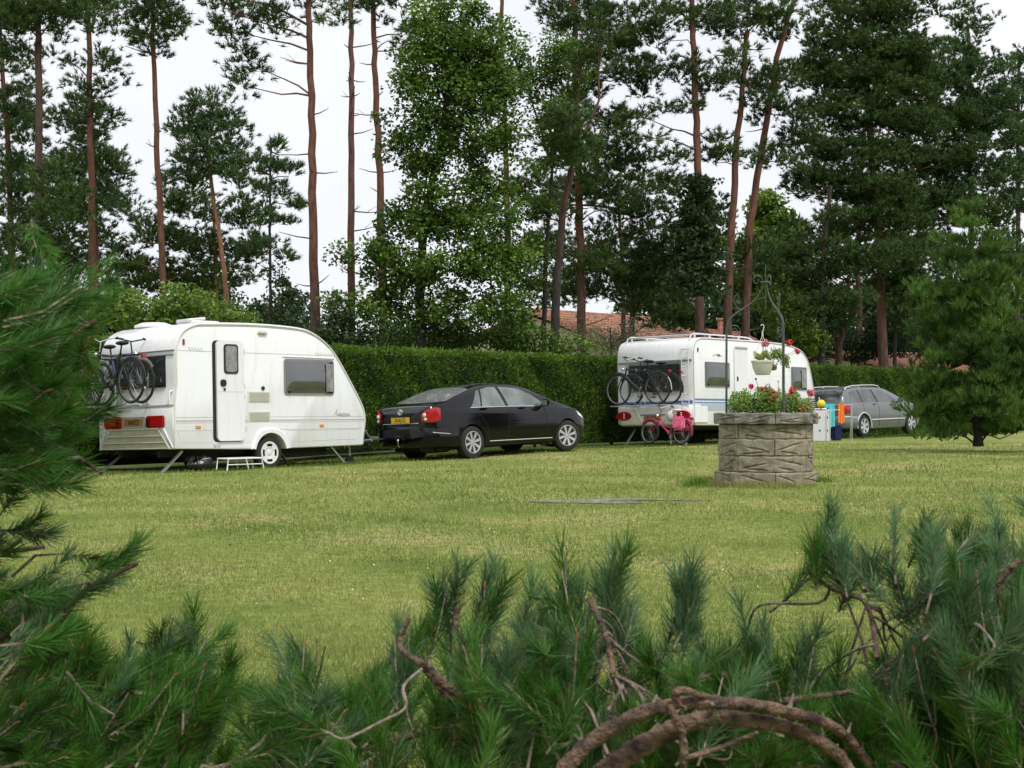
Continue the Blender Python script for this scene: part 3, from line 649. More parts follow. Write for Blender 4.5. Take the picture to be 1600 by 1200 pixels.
for sy in (-1, 1): MB().tube([(x, sy * (H + .004), z) for x, z in bead], .014, 6).build('edge_trim', LGREY, van2)
FR2 = mat('grey_window_frame', (.16, .17, .17), .5)
win(van2, .49, 1.40, 1.56, 2.01, H, .03, None, fm=FR2); win(van2, 4.50, 1.38, 5.27, 1.99, H, .03, (4.95, 5.2), fm=FR2)
ds = on_side(van2, 'door_surround', rrect(1.765, .64, 2.405, 2.44, .10), -H, .005, LGREY)
dr = on_side(van2, 'door', rrect(1.78, .65, 2.39, 2.43, .09), -H - .005, .016, WHITE)
MB().box((2.085, -H - .03, 2.40), (.56, .03, .05), bev=.01).build('door_lamp', LGREY, dr)
MB().box((1.90, -H - .03, 1.62), (.055, .02, .12), bev=.01).build('door_handle', BLACK, dr)
MB().box((2.085, -H - .022, 1.25), (.59, .004, .008)).build('door_split_seam', SEAM, dr)
BLUE = mat('blue_stripe', (.10, .19, .42), .4); BLUEG = mat('grey_blue_stripe', (.40, .45, .52), .5)
mb = MB()
for z, hh in ((1.09, .045), (1.015, .03)):
    for a, b in ((.02, 1.76), (2.41, 5.66)): mb.box(((a + b) / 2, -H - .001, z), (b - a, .004, hh))
mb.build('blue_stripe', BLUE, van2)
mb = MB()
for a, b in ((.30, 1.76), (2.41, 5.62)): mb.box(((a + b) / 2, -H - .001, .90), (b - a, .004, .17))
mb.build('grey_stripe', BLUEG, van2)
for z, x, l in ((2.08, 3.6, 1.6), (2.08, 1.0, 1.5), (1.30, 3.6, 1.6), (1.30, 1.0, 1.5), (1.72, 3.5, 1.8)): MB().box((x, -H, z), (l, .003, .005)).build('panel_seam', mat('faint_seam', (.66, .66, .66), .5), van2)
scribble(van2, [[(.85 + .25 * a, 2.15 + .05 * math.sin(a * 2.5)) for a in t_], [(1.02, 2.17), (1.07, 2.20), (1.12, 2.18), (1.17, 2.15), (1.20, 2.18), (1.26, 2.17)]], mat('brown_flower_decal', (.30, .14, .12), .6), 'scroll_decal', -H - .003, .007)
scribble(van2, [[(1.10 + .05 * math.cos(a * 6.3), 2.185 + .02 * math.sin(a * 6.3)) for a in t_]], mat('brown_flower_decal', (.3, .1, .1)), 'scroll_decal', -H - .003, .010)
MB().box((.20, -H - .01, 2.29), (.05, .02, .10), bev=.008).build('rear_marker', REDD, van2)
MB().box((5.1, -H - .008, .80), (.10, .016, .045), bev=.006).build('side_marker', AMBER, van2)
# rear bumper moulding, lamps
pl = [(-.02, -H + .02), (-.07, -H + .06), (-.10, -.9), (-.11, -.6), (-.11, .6), (-.10, .9), (-.07, H - .06), (-.02, H - .02)]
strip(pl[::-1], .50, .96, .002, .10).build('rear_bumper', WHITE, van2)
MB().box((.28, -H - .012, .73), (.56, .03, .40), bev=.012).build('bumper_side', WHITE, van2)
for sy in (-1, 1):
    ov = [(sy * .88 + .24 * math.cos(a), .72 + .115 * math.sin(a)) for a in np.linspace(0, 2 * math.pi, 24, endpoint=False)]
    t = MB()
    for q in (0,):
        n = len(ov); t.add([(-.105, y, z) for y, z in ov] + [(-.14, sy * .88 + (y - sy * .88) * .93, .72 + (z - .72) * .9) for y, z in ov], [(i, (i + 1) % n, n + (i + 1) % n, n + i) for i in range(n)] + [tuple(range(n, 2 * n))])
    tl = t.build('tail_light', RED, van2)
    for z in (.765, .72, .67): MB().ball((-.14, sy * .86, z), .026, 10, 6, (.4, 1, .8)).build('lamp_lens', CLEAR, tl)
    MB().tube([(-.11, sy * .55, .90), (-.12, sy * .48, .80), (-.12, sy * .36, .60), (-.11, sy * .30, .53)], .02, 6).build('bumper_crease', WHITE2, van2)
plate(van2, '30-RJ-ZZ', Matrix.Translation((-.125, .0, .655)) @ REAR, m=YELDIM)
MB().box((-.115, 0, .735), (.03, .75, .03), bev=.01).build('plate_light_bar', GREY, van2)
rw = on_rear(van2, 'rear_window', rrect(-.80, 1.30, .80, 2.0, .05), .0, .025, FR2); on_rear(van2, 'pane', rrect(-.76, 1.34, .76, 1.96, .04), -.025, .010, GLASS, rw)
MB().box((-.008, 0, 2.035), (.03, 2.2, .05), bev=.006).build('window_gutter', GREY, van2)
MB().box((-.006, 0, 1.03), (.012, 2.22, .07)).build('rear_blue_stripe', BLUE, van2)
MB().box((-.010, .78, 2.16), (.012, .30, .05)).build('rear_lettering', LGREY, van2)
ld = MB()
for y in (-.86, -1.06): ld.tube([(-.09, y, .98), (-.09, y, 2.05), (-.08, y, 2.32), (.0, y, 2.36)], .014, 6)
for z in (1.0, 1.22, 1.44, 1.66, 1.88, 2.10, 2.30): ld.tube([(-.09, -.86, z), (-.09, -1.06, z)], .011, 6)
for y in (-.86, -1.06):
    for z in (1.1, 1.95): ld.tube([(-.09, y, z), (.01, y, z)], .012, 6)
ld.build('ladder', ALU, van2)
rr_ = MB()
for sy in (-1, 1):
    rr_.tube([(.12, sy * .95, 2.52), (.20, sy * .95, 2.66), (.35, sy * .95, 2.70), (2.3, sy * .95, 2.70), (2.75, sy * .95, 2.69), (3.0, sy * .95, 2.62)], .020, 6)
    for x in (.35, 1.0, 1.7, 2.3): rr_.tube([(x, sy * .95, 2.60), (x, sy * .95, 2.70)], .026, 6)
rr_.tube([(.2, -.95, 2.66), (.2, .95, 2.66)], .022, 6); rr_.tube([(.60, -.95, 2.70), (.60, .95, 2.70)], .018, 6)
rr_.build('roof_rail', ALU, van2)
MB().box((1.5, .2, 2.64), (.7, .7, .07), bev=.03).build('skylight', mat('white_skylight', (.78, .78, .78), .4), van2)
MB().box((3.4, .1, 2.63), (.5, .5, .07), bev=.03).build('skylight', mat('white_skylight', (.78, .78, .78), .4), van2)
ch = MB()
for sy in (-1, 1):
    ch.box((2.8, sy * .55, .42), (5.2, .05, .14)); ch.tube([(5.1, sy * .55, .42), (6.1, sy * .05, .44)], .035)
    wheel(van2, 3.02, sy * (H - .11), .31, .31, .185, 0, 8, 'trim', sy)
ch.tube([(3.02, -.9, .31), (3.02, .9, .31)], .05); ch.box((2.7, 0, .44), (5.0, 1.9, .06)); ch.build('chassis', DARK, van2)
MB().tube([(6.0, 0, .44), (6.6, 0, .48)], .035).box((6.65, 0, .52), (.22, .08, .08), bev=.02).build('drawbar', STEEL, van2)
steady(van2, (.35, -.85, .44), (-.05, -.90, .0)); steady(van2, (.35, .85, .44), (-.05, .90, .0)); steady(van2, (5.2, -.8, .44), (5.5, -.85, .0))
bike_rack(van2, .96, x1=-.65, y0=-.75, y1=1.0)
VM2 = pose(van2, 3.52, 36.03, .225, .845, -.004, -.02).matrix_world.copy()

# ---------------------------------------------------------------- bicycles
def bicycle(label, group, fm, r=.35, wb=1.07, sc=1.0, guard=None, low=False, saddle_m=None, bars='up', helm=None):
    g = guard or fm; o = empty('bicycle', label=label, cat='bicycle', group=group); s = sc
    for x in (0, wb):
        ty = MB().ring((x * s, 0, r), r - .021, .021, 'Y', 40, 6).build('wheel', TYRE, o)
        rm = MB().ring((x * s, 0, r), r - .042, .010, 'Y', 36, 5)
        rm.lathe([(.02, -.03), (.02, .03)], (x * s, 0, r), 'Y', 10)
        for i in range(28):
            a = 2 * math.pi * i / 28; rm.tube([(x * s, (-1) ** i * .02, r), (x * s + math.cos(a) * (r - .045), 0, r + math.sin(a) * (r - .045))], .0016, 3, False)
        rm.build('rim', mat('worn_rim', (.30, .30, .30), .4, metal=.7), ty)
    P = lambda x, z: (x * s, 0, z * s + (r - .35 * s))
    bb, st, hu, hl = P(.44, .30), P(.27, .80), P(.83, .84), P(.88, .64); rh, fh = P(0, .35), P(wb, .35)
    f = MB()
    f.tube([bb, st], .020); f.tube([bb, hl], .024)
    if low: f.tube([P(.38, .48), P(.6, .50), P(.84, .76)], .015)
    else: f.tube([P(.29, .74), P(.84, .80)], .015)
    f.tube([hl, hu], .019)
    for y in (-.05, .05):
        q = lambda p, yy=y: (p[0], yy, p[2])
        f.tube([q(rh), bb], .009, 6); f.tube([q(rh), P(.29, .74)], .008, 6)
    f.build('frame', fm, o)
    k = MB()
    for y in (-.05, .05): k.tube([(fh[0], y, fh[2]), (P(.93, .62)[0], y, P(.93, .62)[2]), (hl[0], 0, hl[2])], .010, 6)
    k.build('fork', fm, o)
    hb = MB(); hz = P(.80, 1.0); hb.tube([hu, hz], .012, 6)
    if bars == 'up': hb.tube([(hz[0] - .20 * s, -.28 * s, hz[2] + .04), (hz[0] - .02, -.22 * s, hz[2] + .07), (hz[0] + .03, 0, hz[2]), (hz[0] - .02, .22 * s, hz[2] + .07), (hz[0] - .20 * s, .28 * s, hz[2] + .04)], .012, 6)
    else: hb.tube([(hz[0], -.27 * s, hz[2] + .05), (hz[0] + .03, 0, hz[2]), (hz[0], .27 * s, hz[2] + .05)], .012, 6)
    hbo = hb.build('handlebar', BLACK if bars != 'up' else CHROME, o)
    for y in (-1, 1): MB().tube([(hz[0] - (.20 * s if bars == 'up' else 0), y * .28 * s, hz[2] + .04), (hz[0] - (.10 if bars == 'up' else .0), y * .24 * s, hz[2] + .06)], .018, 7).build('grip', BLACK, hbo)
    sd = MB().tube([st, P(.24, .92)], .013, 6); sd.ball((P(.22, .95)[0], 0, P(.22, .95)[2]), .11 * s, 14, 8, (1.25, .8, .33)); sd.build('saddle', saddle_m or BLACK, o)
    mg = MB(); mg.ring((rh[0], 0, r), r + .015, .028, 'Y', 22, 5, R_(20), R_(195), .35); mg.build('mudguard', g, o)
    mg = MB(); mg.ring((fh[0], 0, r), r + .015, .028, 'Y', 18, 5, R_(35), R_(150), .35); mg.build('mudguard', g, o)
    cg = MB().box((.22 * s, -.055, P(0, .325)[2]), (.5 * s, .02, .10 * s), Euler((0, -.05, 0)), bev=.02); cg.build('chain_guard', BLACK, o)
    cr_ = MB().lathe([(.09 * s, -.05), (.09 * s, -.045)], (bb[0], 0, bb[2]), 'Y', 20); cr_.tube([(bb[0], -.08, bb[2]), (bb[0] + .12 * s, -.09, bb[2] - .12 * s)], .010, 5); cr_.tube([(bb[0], .08, bb[2]), (bb[0] - .12 * s, .09, bb[2] + .12 * s)], .010, 5)
    cr_.build('crank', STEEL, o)
    for q in (-1, 1): MB().box((bb[0] - q * .12 * s, q * .14, bb[2] + q * .12 * s), (.09, .09, .025), bev=.006).build('pedal', BLACK, o)
    rk = MB()
    for y in (-.06, .06): rk.tube([(P(-.28, 0)[0], y, P(0, .75)[2]), (P(.24, 0)[0], y, P(0, .75)[2])], .007, 5); rk.tube([(rh[0], y, rh[2]), (P(-.1, 0)[0], y, P(0, .75)[2])], .006, 5)
    for x in (-.25, -.1, .05, .18): rk.tube([(P(x, 0)[0], -.06, P(0, .75)[2]), (P(x, 0)[0], .06, P(0, .75)[2])], .006, 5)
    rk.build('carrier', BLACK, o)
    MB().box((P(-.33, 0)[0], 0, P(0, .72)[2]), (.05, .10, .06), bev=.012).build('rear_light', RED, o)
    MB().ball((P(.93, 0)[0], 0, P(0, .80)[2]), .04, 10, 6).build('headlamp', CHROME, o)
    MB().tube([(P(.36, 0)[0], .04, P(0, .30)[2]), (P(.26, 0)[0], .10, P(0, .02)[2])], .007, 5).build('kickstand', STEEL, o)
    return o
def place_on(o, VM, x, y, z, flip=0, lean=0, rot=0, sc=1):
    M = VM @ Matrix.Translation((x, y, z)) @ Matrix.Rotation(math.pi / 2 + flip + rot, 4, 'Z') @ Matrix.Rotation(lean, 4, 'X') @ Matrix.Scale(sc, 4)
    o.matrix_world = M; return o
BB = mat('black_bike_paint', (.012, .012, .014), .3, coat=.6); BL = mat('dark_blue_bike_paint', (.02, .03, .10), .3, coat=.6); MAGB = mat('raspberry_bike_paint', (.42, .02, .09), .3, coat=.6)
WG = mat('white_guard', (.72, .72, .72), .4)
b1 = bicycle('black city bicycle with white mudguard end, outermost on the left caravan\'s rack', 'bicycles on the caravan racks', BB); place_on(b1, VM1, -.48, -.50, 1.17, sc=1.08)
MB().ring((0, 0, .35), .368, .022, 'Y', 12, 5, R_(155), R_(200), .4).build('mudguard_tip', WG, b1)
b2 = bicycle('dark blue bicycle strapped between the black bicycle and the left caravan\'s rear window', 'bicycles on the caravan racks', BL, guard=STEEL, bars='flat'); place_on(b2, VM1, -.26, .66, 1.17, math.pi, sc=1.06)
b3 = bicycle('black city bicycle with long white mudguard tip, outermost on the right caravan\'s rack', 'bicycles on the caravan racks', BB); place_on(b3, VM2, -.48, -.42, .98, sc=1.10)
MB().ring((0, 0, .35), .368, .024, 'Y', 14, 5, R_(140), R_(185), .4).build('mudguard_tip', WG, b3)
b4 = bicycle('black bicycle with silver rims tucked against the right caravan\'s rear window', 'bicycles on the caravan racks', mat('charcoal_bike_paint', (.03, .03, .035), .35), bars='flat'); place_on(b4, VM2, -.26, -.62, .98, sc=1.06)
b5 = bicycle('raspberry pink child\'s bicycle standing on the grass behind the right caravan', None, MAGB, r=.27, wb=1.18, sc=.80, low=True, saddle_m=WG)
B5 = VM2 @ Matrix.Translation((-.95, -1.42, 0)); lx, ly, lz = B5.translation
b5.matrix_world = Matrix.Translation((lx, ly, gz(lx, ly) + .03)) @ Matrix.Rotation(.845 + math.pi / 2 - .12, 4, 'Z') @ Matrix.Scale(1.08, 4) @ Matrix.Rotation(.08, 4, 'X')
PINKF = mat('pink_pannier_fabric', (.75, .03, .20), .7, col2=(.85, .30, .42), vscale=22, bump=.3)
for q in (-1, 1):
    pn = MB().box((.0, q * .12, .46), (.34, .13, .30), Euler((0, .0, 0)), bev=.05).build('bicycle_pannier', PINKF, None)
    pn.matrix_world = b5.matrix_world.copy(); tag(pn, 'hot pink patterned pannier on the %s side of the pink child\'s bicycle' % ('near' if q > 0 else 'far'), 'pannier', 'panniers on the pink bicycle')
jk = MB().ball((.34, 0, .62), .13, 14, 10, (.8, .8, 1.0)); jk = jk.build('child_seat_cover', mat('pale_patterned_cloth', (.62, .60, .58), .8, col2=(.40, .40, .38), vscale=30), None); jk.matrix_world = b5.matrix_world.copy(); tag(jk, 'pale patterned cloth cover on the pink bicycle by its saddle', 'cloth')

# ---------------------------------------------------------------- camping things
def ground_thing(o, x, y, yaw): o.matrix_world = Matrix.Translation((x, y, gz(x, y))) @ Matrix.Rotation(yaw, 4, 'Z'); return o
q = VM1 @ Vector((1.10, -1.22, 0))
step = empty('caravan_step', label='white tubular two-tread step standing on the grass below the left caravan door', cat='step')
mb = MB()
for y in (0, -.28):
    mb.tube([(-.42, y - .02, 0), (-.38, y, .20), (.34, y, .20), (.38, y - .02, 0)], .014, 8); mb.tube([(.0, y, .20), (.06, y, .01)], .012, 6)
mb.tube([(-.38, 0, .20), (-.38, -.28, .20)], .014, 6); mb.tube([(.34, 0, .20), (.34, -.28, .20)], .014, 6); mb.tube([(-.40, -.28, .1), (.36, -.28, .1)], .010, 6); mb.build('step_frame', mat('white_tube', (.78, .78, .78), .35), step)
MB().box((-.02, -.13, .205), (.70, .24, .02), bev=.006).build('step_tread', LGREY, step)
ground_thing(step, q.x, q.y, .868)
def lumpy(c, r, sc, seed, n=22, m=14, amp=.18):
    mb = MB().ball((0, 0, 0), r, n, m); rg = np.random.default_rng(seed); k = rg.normal(size=(7, 3)) * 5 / r * .9; ph = rg.uniform(0, 6, 7)
    mb.v = [tuple(Vector(c) + Vector((v[0] * sc[0], v[1] * sc[1], v[2] * sc[2])) * (1 + amp * float(np.sum(np.sin(k @ np.array(v) + ph)) / 4))) for v in mb.v]; return mb
bag = lumpy((0, 0, .13), .17, (1.4, 1.0, .8), 3, amp=.45).build('rubbish_bag', mat('black_bin_liner', (.012, .012, .014), .25, bump=.6, bscale=14)); q = VM1 @ Vector((.62, -.80, 0)); ground_thing(bag, q.x, q.y, .4)
tag(bag, 'crumpled black bin bag lying under the left caravan beside the step', 'bag')
def thing_at(px, py, Y): p = at(px, py, Y); return p.x, p.y
# folded white table on its side, chair, ball, towels, cool box in front of the estate car
Yc = 38.3
tb = empty('folding_table', label='white folded camping table standing on edge between the well and the estate car', cat='table')
MB().box((0, 0, .40), (.56, .03, .80), bev=.01).build('tabletop', mat('white_table_laminate', (.66, .66, .70), .4), tb)
MB().tube([(-.30, .06, .02), (-.36, .07, .78), (-.30, .08, .84), (.2, .07, .84), (.30, .05, .78), (.30, .05, .02)], .014, 6).build('table_leg', ALU, tb)
MB().tube([(.20, -.03, .02), (.20, -.03, .70), (.26, -.03, .80), (.55, -.03, .82)], .012, 6).build('table_leg', ALU, tb)
mb = MB()
for x, z in ((.03, .62), (.03, .28), (.22, .62), (.22, .28), (.23, .85), (.06, .86)): mb.box((x, -.02, z), (.035, .02, .05), bev=.006)
mb.build('leg_clip', BLACK, tb); x, y = thing_at(1279, 660, Yc); ground_thing(tb, x, y, -.06)
rk = empty('drying_rack', label='small tubular towel rail beside the white folded table', cat='rack')
mb = MB().tube([(-.35, 0, 0), (-.35, 0, .95), (.42, 0, .95), (.42, 0, 0)], .010, 6).tube([(-.35, .3, 0), (-.35, .0, .95)], .010, 6).tube([(.42, .3, 0), (.42, 0, .95)], .010, 6).tube([(-.35, .1, .62), (.42, .1, .62)], .008, 6)
mb.build('rack_frame', ALU, rk); x, y = thing_at(1306, 660, Yc + .5); ground_thing(rk, x, y, -.05); RX, RY = x, y
def towel(x0, x1, z0, z1, m, nm, lb, xx, yy):
    mb = MB(); n, k = 12, 10; vs = []
    for i in range(n + 1):
        for j in range(k + 1):
            a = i / n; b = j / k; yo = -.018 - .012 * math.sin(a * 14 + b * 2) - .02 * b
            vs.append((x0 + (x1 - x0) * a, yo, z1 + (z0 - z1) * b + .015 * math.sin(a * 9) * b))
    for i in range(n + 1):
        for j in range(k + 1):
            a = i / n; b = j / k; vs.append((x0 + (x1 - x0) * a, .016 + .01 * math.sin(a * 12 + b), z1 + (z0 + .2 - z1) * b))
    f = lambda o: [(o + i * (k + 1) + j, o + (i + 1) * (k + 1) + j, o + (i + 1) * (k + 1) + j + 1, o + i * (k + 1) + j + 1) for i in range(n) for j in range(k)]
    N = (n + 1) * (k + 1)
    mb.add(vs, f(0) + f(N) + [(i * (k + 1), (i + 1) * (k + 1), N + (i + 1) * (k + 1), N + i * (k + 1)) for i in range(n)])
    o = mb.build(nm, m); ground_thing(o, xx, yy, -.05); return tag(o, lb, 'towel', 'towels on the rail')
towel(-.30, -.03, .36, .97, mat('turquoise_towel', (.10, .55, .62), .9, bump=.3, bscale=90), 'towel', 'turquoise towel hanging on the rail beside the white table', RX, RY)
towel(.06, .22, .46, .97, mat('orange_towel', (.85, .22, .04), .9, bump=.3, bscale=90), 'towel', 'orange towel hanging on the rail in front of the grey car\'s tail', RX, RY)
cb = MB().box((0, 0, .20), (.24, .24, .40), bev=.03).build('water_canister', mat('navy_plastic', (.01, .012, .10), .4)); x, y = thing_at(1307, 665, Yc + .9); ground_thing(cb, x, y, .1); tag(cb, 'navy blue canister on the grass beneath the turquoise towel', 'canister')
chr_ = empty('folding_chair', label='dark slatted folding chair between the right caravan\'s nose and the yellow ball', cat='chair')
mb = MB()
for i in range(5): mb.box((0, .02 * i, .88 + .055 * i), (.36, .02, .030), bev=.006)
mb.build('backrest_slats', mat('dark_slat', (.03, .04, .05), .5), chr_)
mb = MB()
for s in (-1, 1): mb.tube([(s * .19, -.28, 0), (s * .19, .10, 1.15)], .012, 6); mb.tube([(s * .19, .25, 0), (s * .19, -.22, .5)], .012, 6)
mb.build('chair_frame', ALU, chr_); MB().box((0, -.02, .47), (.36, .40, .03), bev=.01).build('seat', mat('dark_slat', (.03, .04, .05)), chr_)
x, y = thing_at(1270, 660, Yc + .9); ground_thing(chr_, x, y, 0)
bl = MB().ball((0, 0, 0), .11, 24, 16).build('ball', mat('yellow_ball', (.75, .62, .02), .35)); p = at(1283, 631, Yc + .25); bl.location = p; tag(bl, 'bright yellow ball perched above the edge of the white folded table', 'ball')
cup = empty('beach_bucket', label='small pink and violet bucket on a stand under the yellow ball', cat='bucket'); cup.location = (p.x, p.y, p.z - .25)
MB().lathe([(.06, 0), (.085, .14), (.08, .14), (.055, .01), (.001, .01)], (0, 0, 0), 'Z', 18).build('bucket', mat('pink_plastic', (.60, .10, .30), .4), cup)
MB().tube([(0, 0, 0), (0, 0, -(p.z - .25 - gz(p.x, p.y)))], .02, 6).lathe([(.12, -(p.z - .25 - gz(p.x, p.y))), (.12, .03 - (p.z - .25 - gz(p.x, p.y)))], (0, 0, 0), 'Z', 14).build('stand', ALU, cup)
# ---------------------------------------------------------------- foliage primitives (numpy)
def unit(a): return a / np.maximum(np.linalg.norm(a, axis=-1, keepdims=True), 1e-9)
def rand_dir(n): return unit(rng.normal(size=(n, 3)))
def blades(base, d, L, W):
    """triangles: base point, direction, length, width -> (N,3,3)"""
    n = len(base); s = unit(np.cross(d, rand_dir(n))) * (np.asarray(W).reshape(-1, 1) * .5)
    return np.stack([base - s, base + s, base + d * np.asarray(L).reshape(-1, 1)], 1)
def leaves(c, nrm, L, W):
    """4-cornered pointed leaves centred at c"""
    n = len(c); a = unit(np.cross(nrm, rand_dir(n))); b = unit(np.cross(nrm, a)); L = np.asarray(L).reshape(-1, 1) * .5; W = np.asarray(W).reshape(-1, 1) * .5
    return np.stack([c - a * L, c + b * W - a * L * .1, c + a * L, c - b * W + a * L * .1], 1)
class Wood(MB):
    pass
# ---------------------------------------------------------------- ground
def build_ground():
    xs = np.unique(np.concatenate([np.linspace(-1500, -60, 16), np.linspace(-60, -20, 20), np.arange(-20, 24, .35), np.linspace(24, 70, 24), np.linspace(70, 1500, 16)]))
    ys = np.unique(np.concatenate([np.linspace(-400, -5, 12), np.arange(-5, 36, .35), np.linspace(36, 90, 50), np.linspace(90, 2000, 20)]))
    X, Y = np.meshgrid(xs, ys, indexing='ij'); Z = gz(X, Y) + .012 * np.sin(X * 1.3 + .7 * Y) * np.sin(Y * 1.1) + .008 * np.sin(3.1 * X + 2) * np.sin(2.7 * Y + X)
    nx, ny = X.shape; idx = np.arange(nx * ny).reshape(nx, ny)
    f = np.stack([idx[:-1, :-1], idx[1:, :-1], idx[1:, 1:], idx[:-1, 1:]], -1).reshape(-1, 4)
    me = bpy.data.meshes.new('lawn'); me.from_pydata(np.stack([X, Y, Z], -1).reshape(-1, 3).tolist(), [], f.tolist()); me.polygons.foreach_set('use_smooth', np.ones(len(f), bool))
    m = bpy.data.materials.new('lawn_turf'); m.use_nodes = True; n = m.node_tree; b = n.nodes['Principled BSDF']; b.inputs['Roughness'].default_value = .95; b.inputs['Specular IOR Level'].default_value = .1
    g = n.nodes.new('ShaderNodeNewGeometry')
    def noise(sc, det=5, ro=.6):
        q = n.nodes.new('ShaderNodeTexNoise'); q.inputs['Scale'].default_value = sc; q.inputs['Detail'].default_value = det; q.inputs['Roughness'].default_value = ro; n.links.new(g.outputs['Position'], q.inputs['Vector']); return q
    a, c, d = noise(.55), noise(9, 6, .7), noise(2.3)
    r = n.nodes.new('ShaderNodeValToRGB'); n.links.new(a.outputs['Fac'], r.inputs[0])
    e = r.color_ramp.elements; e[0].position = .30; e[0].color = (*G0, 1); e[1].position = .68; e[1].color = (*G2, 1); k = e.new(.5); k.color = (*G1, 1)
    r2 = n.nodes.new('ShaderNodeValToRGB'); n.links.new(c.outputs['Fac'], r2.inputs[0]); r2.color_ramp.elements[0].position = .3; r2.color_ramp.elements[0].color = (.55, .55, .55, 1); r2.color_ramp.elements[1].position = .7; r2.color_ramp.elements[1].color = (1.3, 1.3, 1.2, 1)
    mm = n.nodes.new('ShaderNodeMix'); mm.data_type = 'RGBA'; mm.blend_type = 'MULTIPLY'; mm.inputs[0].default_value = 1; n.links.new(r.outputs[0], mm.inputs[6]); n.links.new(r2.outputs[0], mm.inputs[7])
    n.links.new(mm.outputs[2], b.inputs['Base Color'])
    bp = n.nodes.new('ShaderNodeBump'); bp.inputs['Distance'].default_value = .03; bp.inputs['Strength'].default_value = .9; n.links.new(c.outputs['Fac'], bp.inputs['Height']); n.links.new(bp.outputs[0], b.inputs['Normal'])
    me.materials.append(m); o = bpy.data.objects.new('lawn', me); COL.objects.link(o); tag(o, 'mown lawn with pale dry patches', None, kind='structure')
G0, G1, G2 = (.130, .185, .040), (.220, .255, .070), (.330, .305, .130)
build_ground()
# ---- grass blades, denser close by
def build_grass():
    N = 520000
    Yg = 1 / rng.uniform(1 / 36.0, 1 / 4.2, N); Xg = rng.uniform(-1, 1, N) * (.45 * Yg + 1.6)
    t = -(Xg + 6.4) * .74 + (Yg - 25) * .67
    keep = (t < 2.2) & (((Xg - 3.45) ** 2 + (Yg - 20.2) ** 2) > .60) & ((((Xg - 1.36) / .95) ** 2 + ((Yg - 16.75) / .4) ** 2 > .75 + .5 * np.sin(Xg * 9) * np.sin(Yg * 14)) | (rng.uniform(0, 1, N) < .5)); Xg, Yg = Xg[keep], Yg[keep]; n = len(Xg)
    # longer tufts in loose patches
    tuft = np.sin(Xg * 2.1 + 1.3 * np.sin(Yg * .9)) * np.sin(Yg * 1.7 + Xg)
    L = (rng.uniform(.018, .042, n) + .012 * np.clip(tuft, 0, 1)) * np.clip(Yg / 12, 1, 1.5)
    base = np.stack([Xg, Yg, gl(Xg, Yg) - .004], 1); d = unit(np.stack([rng.normal(0, .45, n), rng.normal(0, .45, n), np.ones(n)], 1))
    W = .0035 * np.clip(Yg / 6, 1, 4)
    co = blades(base, d, L, W)
    patch = .5 + .28 * np.sin(Xg * .9 + 1.7 * np.sin(Yg * .45)) * np.sin(Yg * .62 + .8 * np.sin(Xg * 1.1)) + .12 * np.sin(Xg * 3.3 + Yg * 1.9)
    o = nmesh('grass_blades', co, 3, leafmat('grass_blade', (.11, .170, .030), (.275, .320, .082), (.48, .44, .21), trans=.25, vscale=.5), col=np.clip(patch + rng.normal(0, .16, n), 0, 1))
    tag(o, 'short grass blades over the lawn', kind='stuff')
    k = 750; Yd = rng.uniform(8, 34, k); Xd = rng.uniform(-.38, .38, k) * Yd; t = -(Xd + 6.4) * .74 + (Yd - 25) * .67; q = t < -1.6; Xd, Yd = Xd[q], Yd[q]
    cl = (np.sin(Xd * 1.7) * np.sin(Yd * 1.3 + Xd) + rng.normal(0, .5, len(Xd))) > .25; Xd, Yd = Xd[cl], Yd[cl]
    c = np.stack([Xd, Yd, gl(Xd, Yd) + .035], 1); nd = unit(rng.normal(0, .4, (len(c), 3)) + np.array([0, -.5, 1]))
    o = nmesh('daisies', leaves(c, nd, (.008 + .0009 * Yd) * rng.uniform(.4, 1, len(Xd)), .006 + .0007 * Yd * rng.uniform(.3, 1, len(Xd))), 4, mat('daisy_petal', (.70, .68, .55), .8)); tag(o, 'small white clover and daisy heads scattered in the lawn', kind='stuff')
    # loose straw and fallen leaves
    k = 60; Yd = rng.uniform(7, 24, k); Xd = rng.uniform(-.35, .35, k) * Yd; c = np.stack([Xd, Yd, gl(Xd, Yd) + .028], 1)
    t = -(Xd + 6.4) * .74 + (Yd - 25) * .67; c = c[t < -2]
    o = nmesh('fallen_leaves', leaves(c, unit(rng.normal(0, .3, (len(c), 3)) + np.array([0, 0, 1])), .045 + 0 * c[:, 0], .022 + 0 * c[:, 0]), 4, mat('dry_leaf', (.40, .22, .09), .8, var=.4)); tag(o, 'dry leaves lying on the lawn', kind='stuff')
    # longer unmown fringe round the wheels and under the hedge
    k = 42000; s = rng.uniform(-6, 34, k); tt = rng.uniform(-1.35, 2.0, k) ; Xf = -6.4 + .67 * s - .74 * tt; Yf = 25 + .74 * s + .67 * tt
    base = np.stack([Xf, Yf, gz(Xf, Yf) - .01], 1); d = unit(np.stack([rng.normal(0, .35, k), rng.normal(0, .35, k), np.ones(k)], 1))
    o = nmesh('long_grass', blades(base, d, rng.uniform(.03, .085, k) * np.where(tt < -1.1, .8, 1), .014 + 0 * s), 3, leafmat('long_grass_blade', (.05, .10, .015), (.14, .20, .04), (.28, .28, .10), trans=.25), col=rng.uniform(0, 1, k)); tag(o, 'longer grass along the parking strip', kind='stuff')
build_grass()
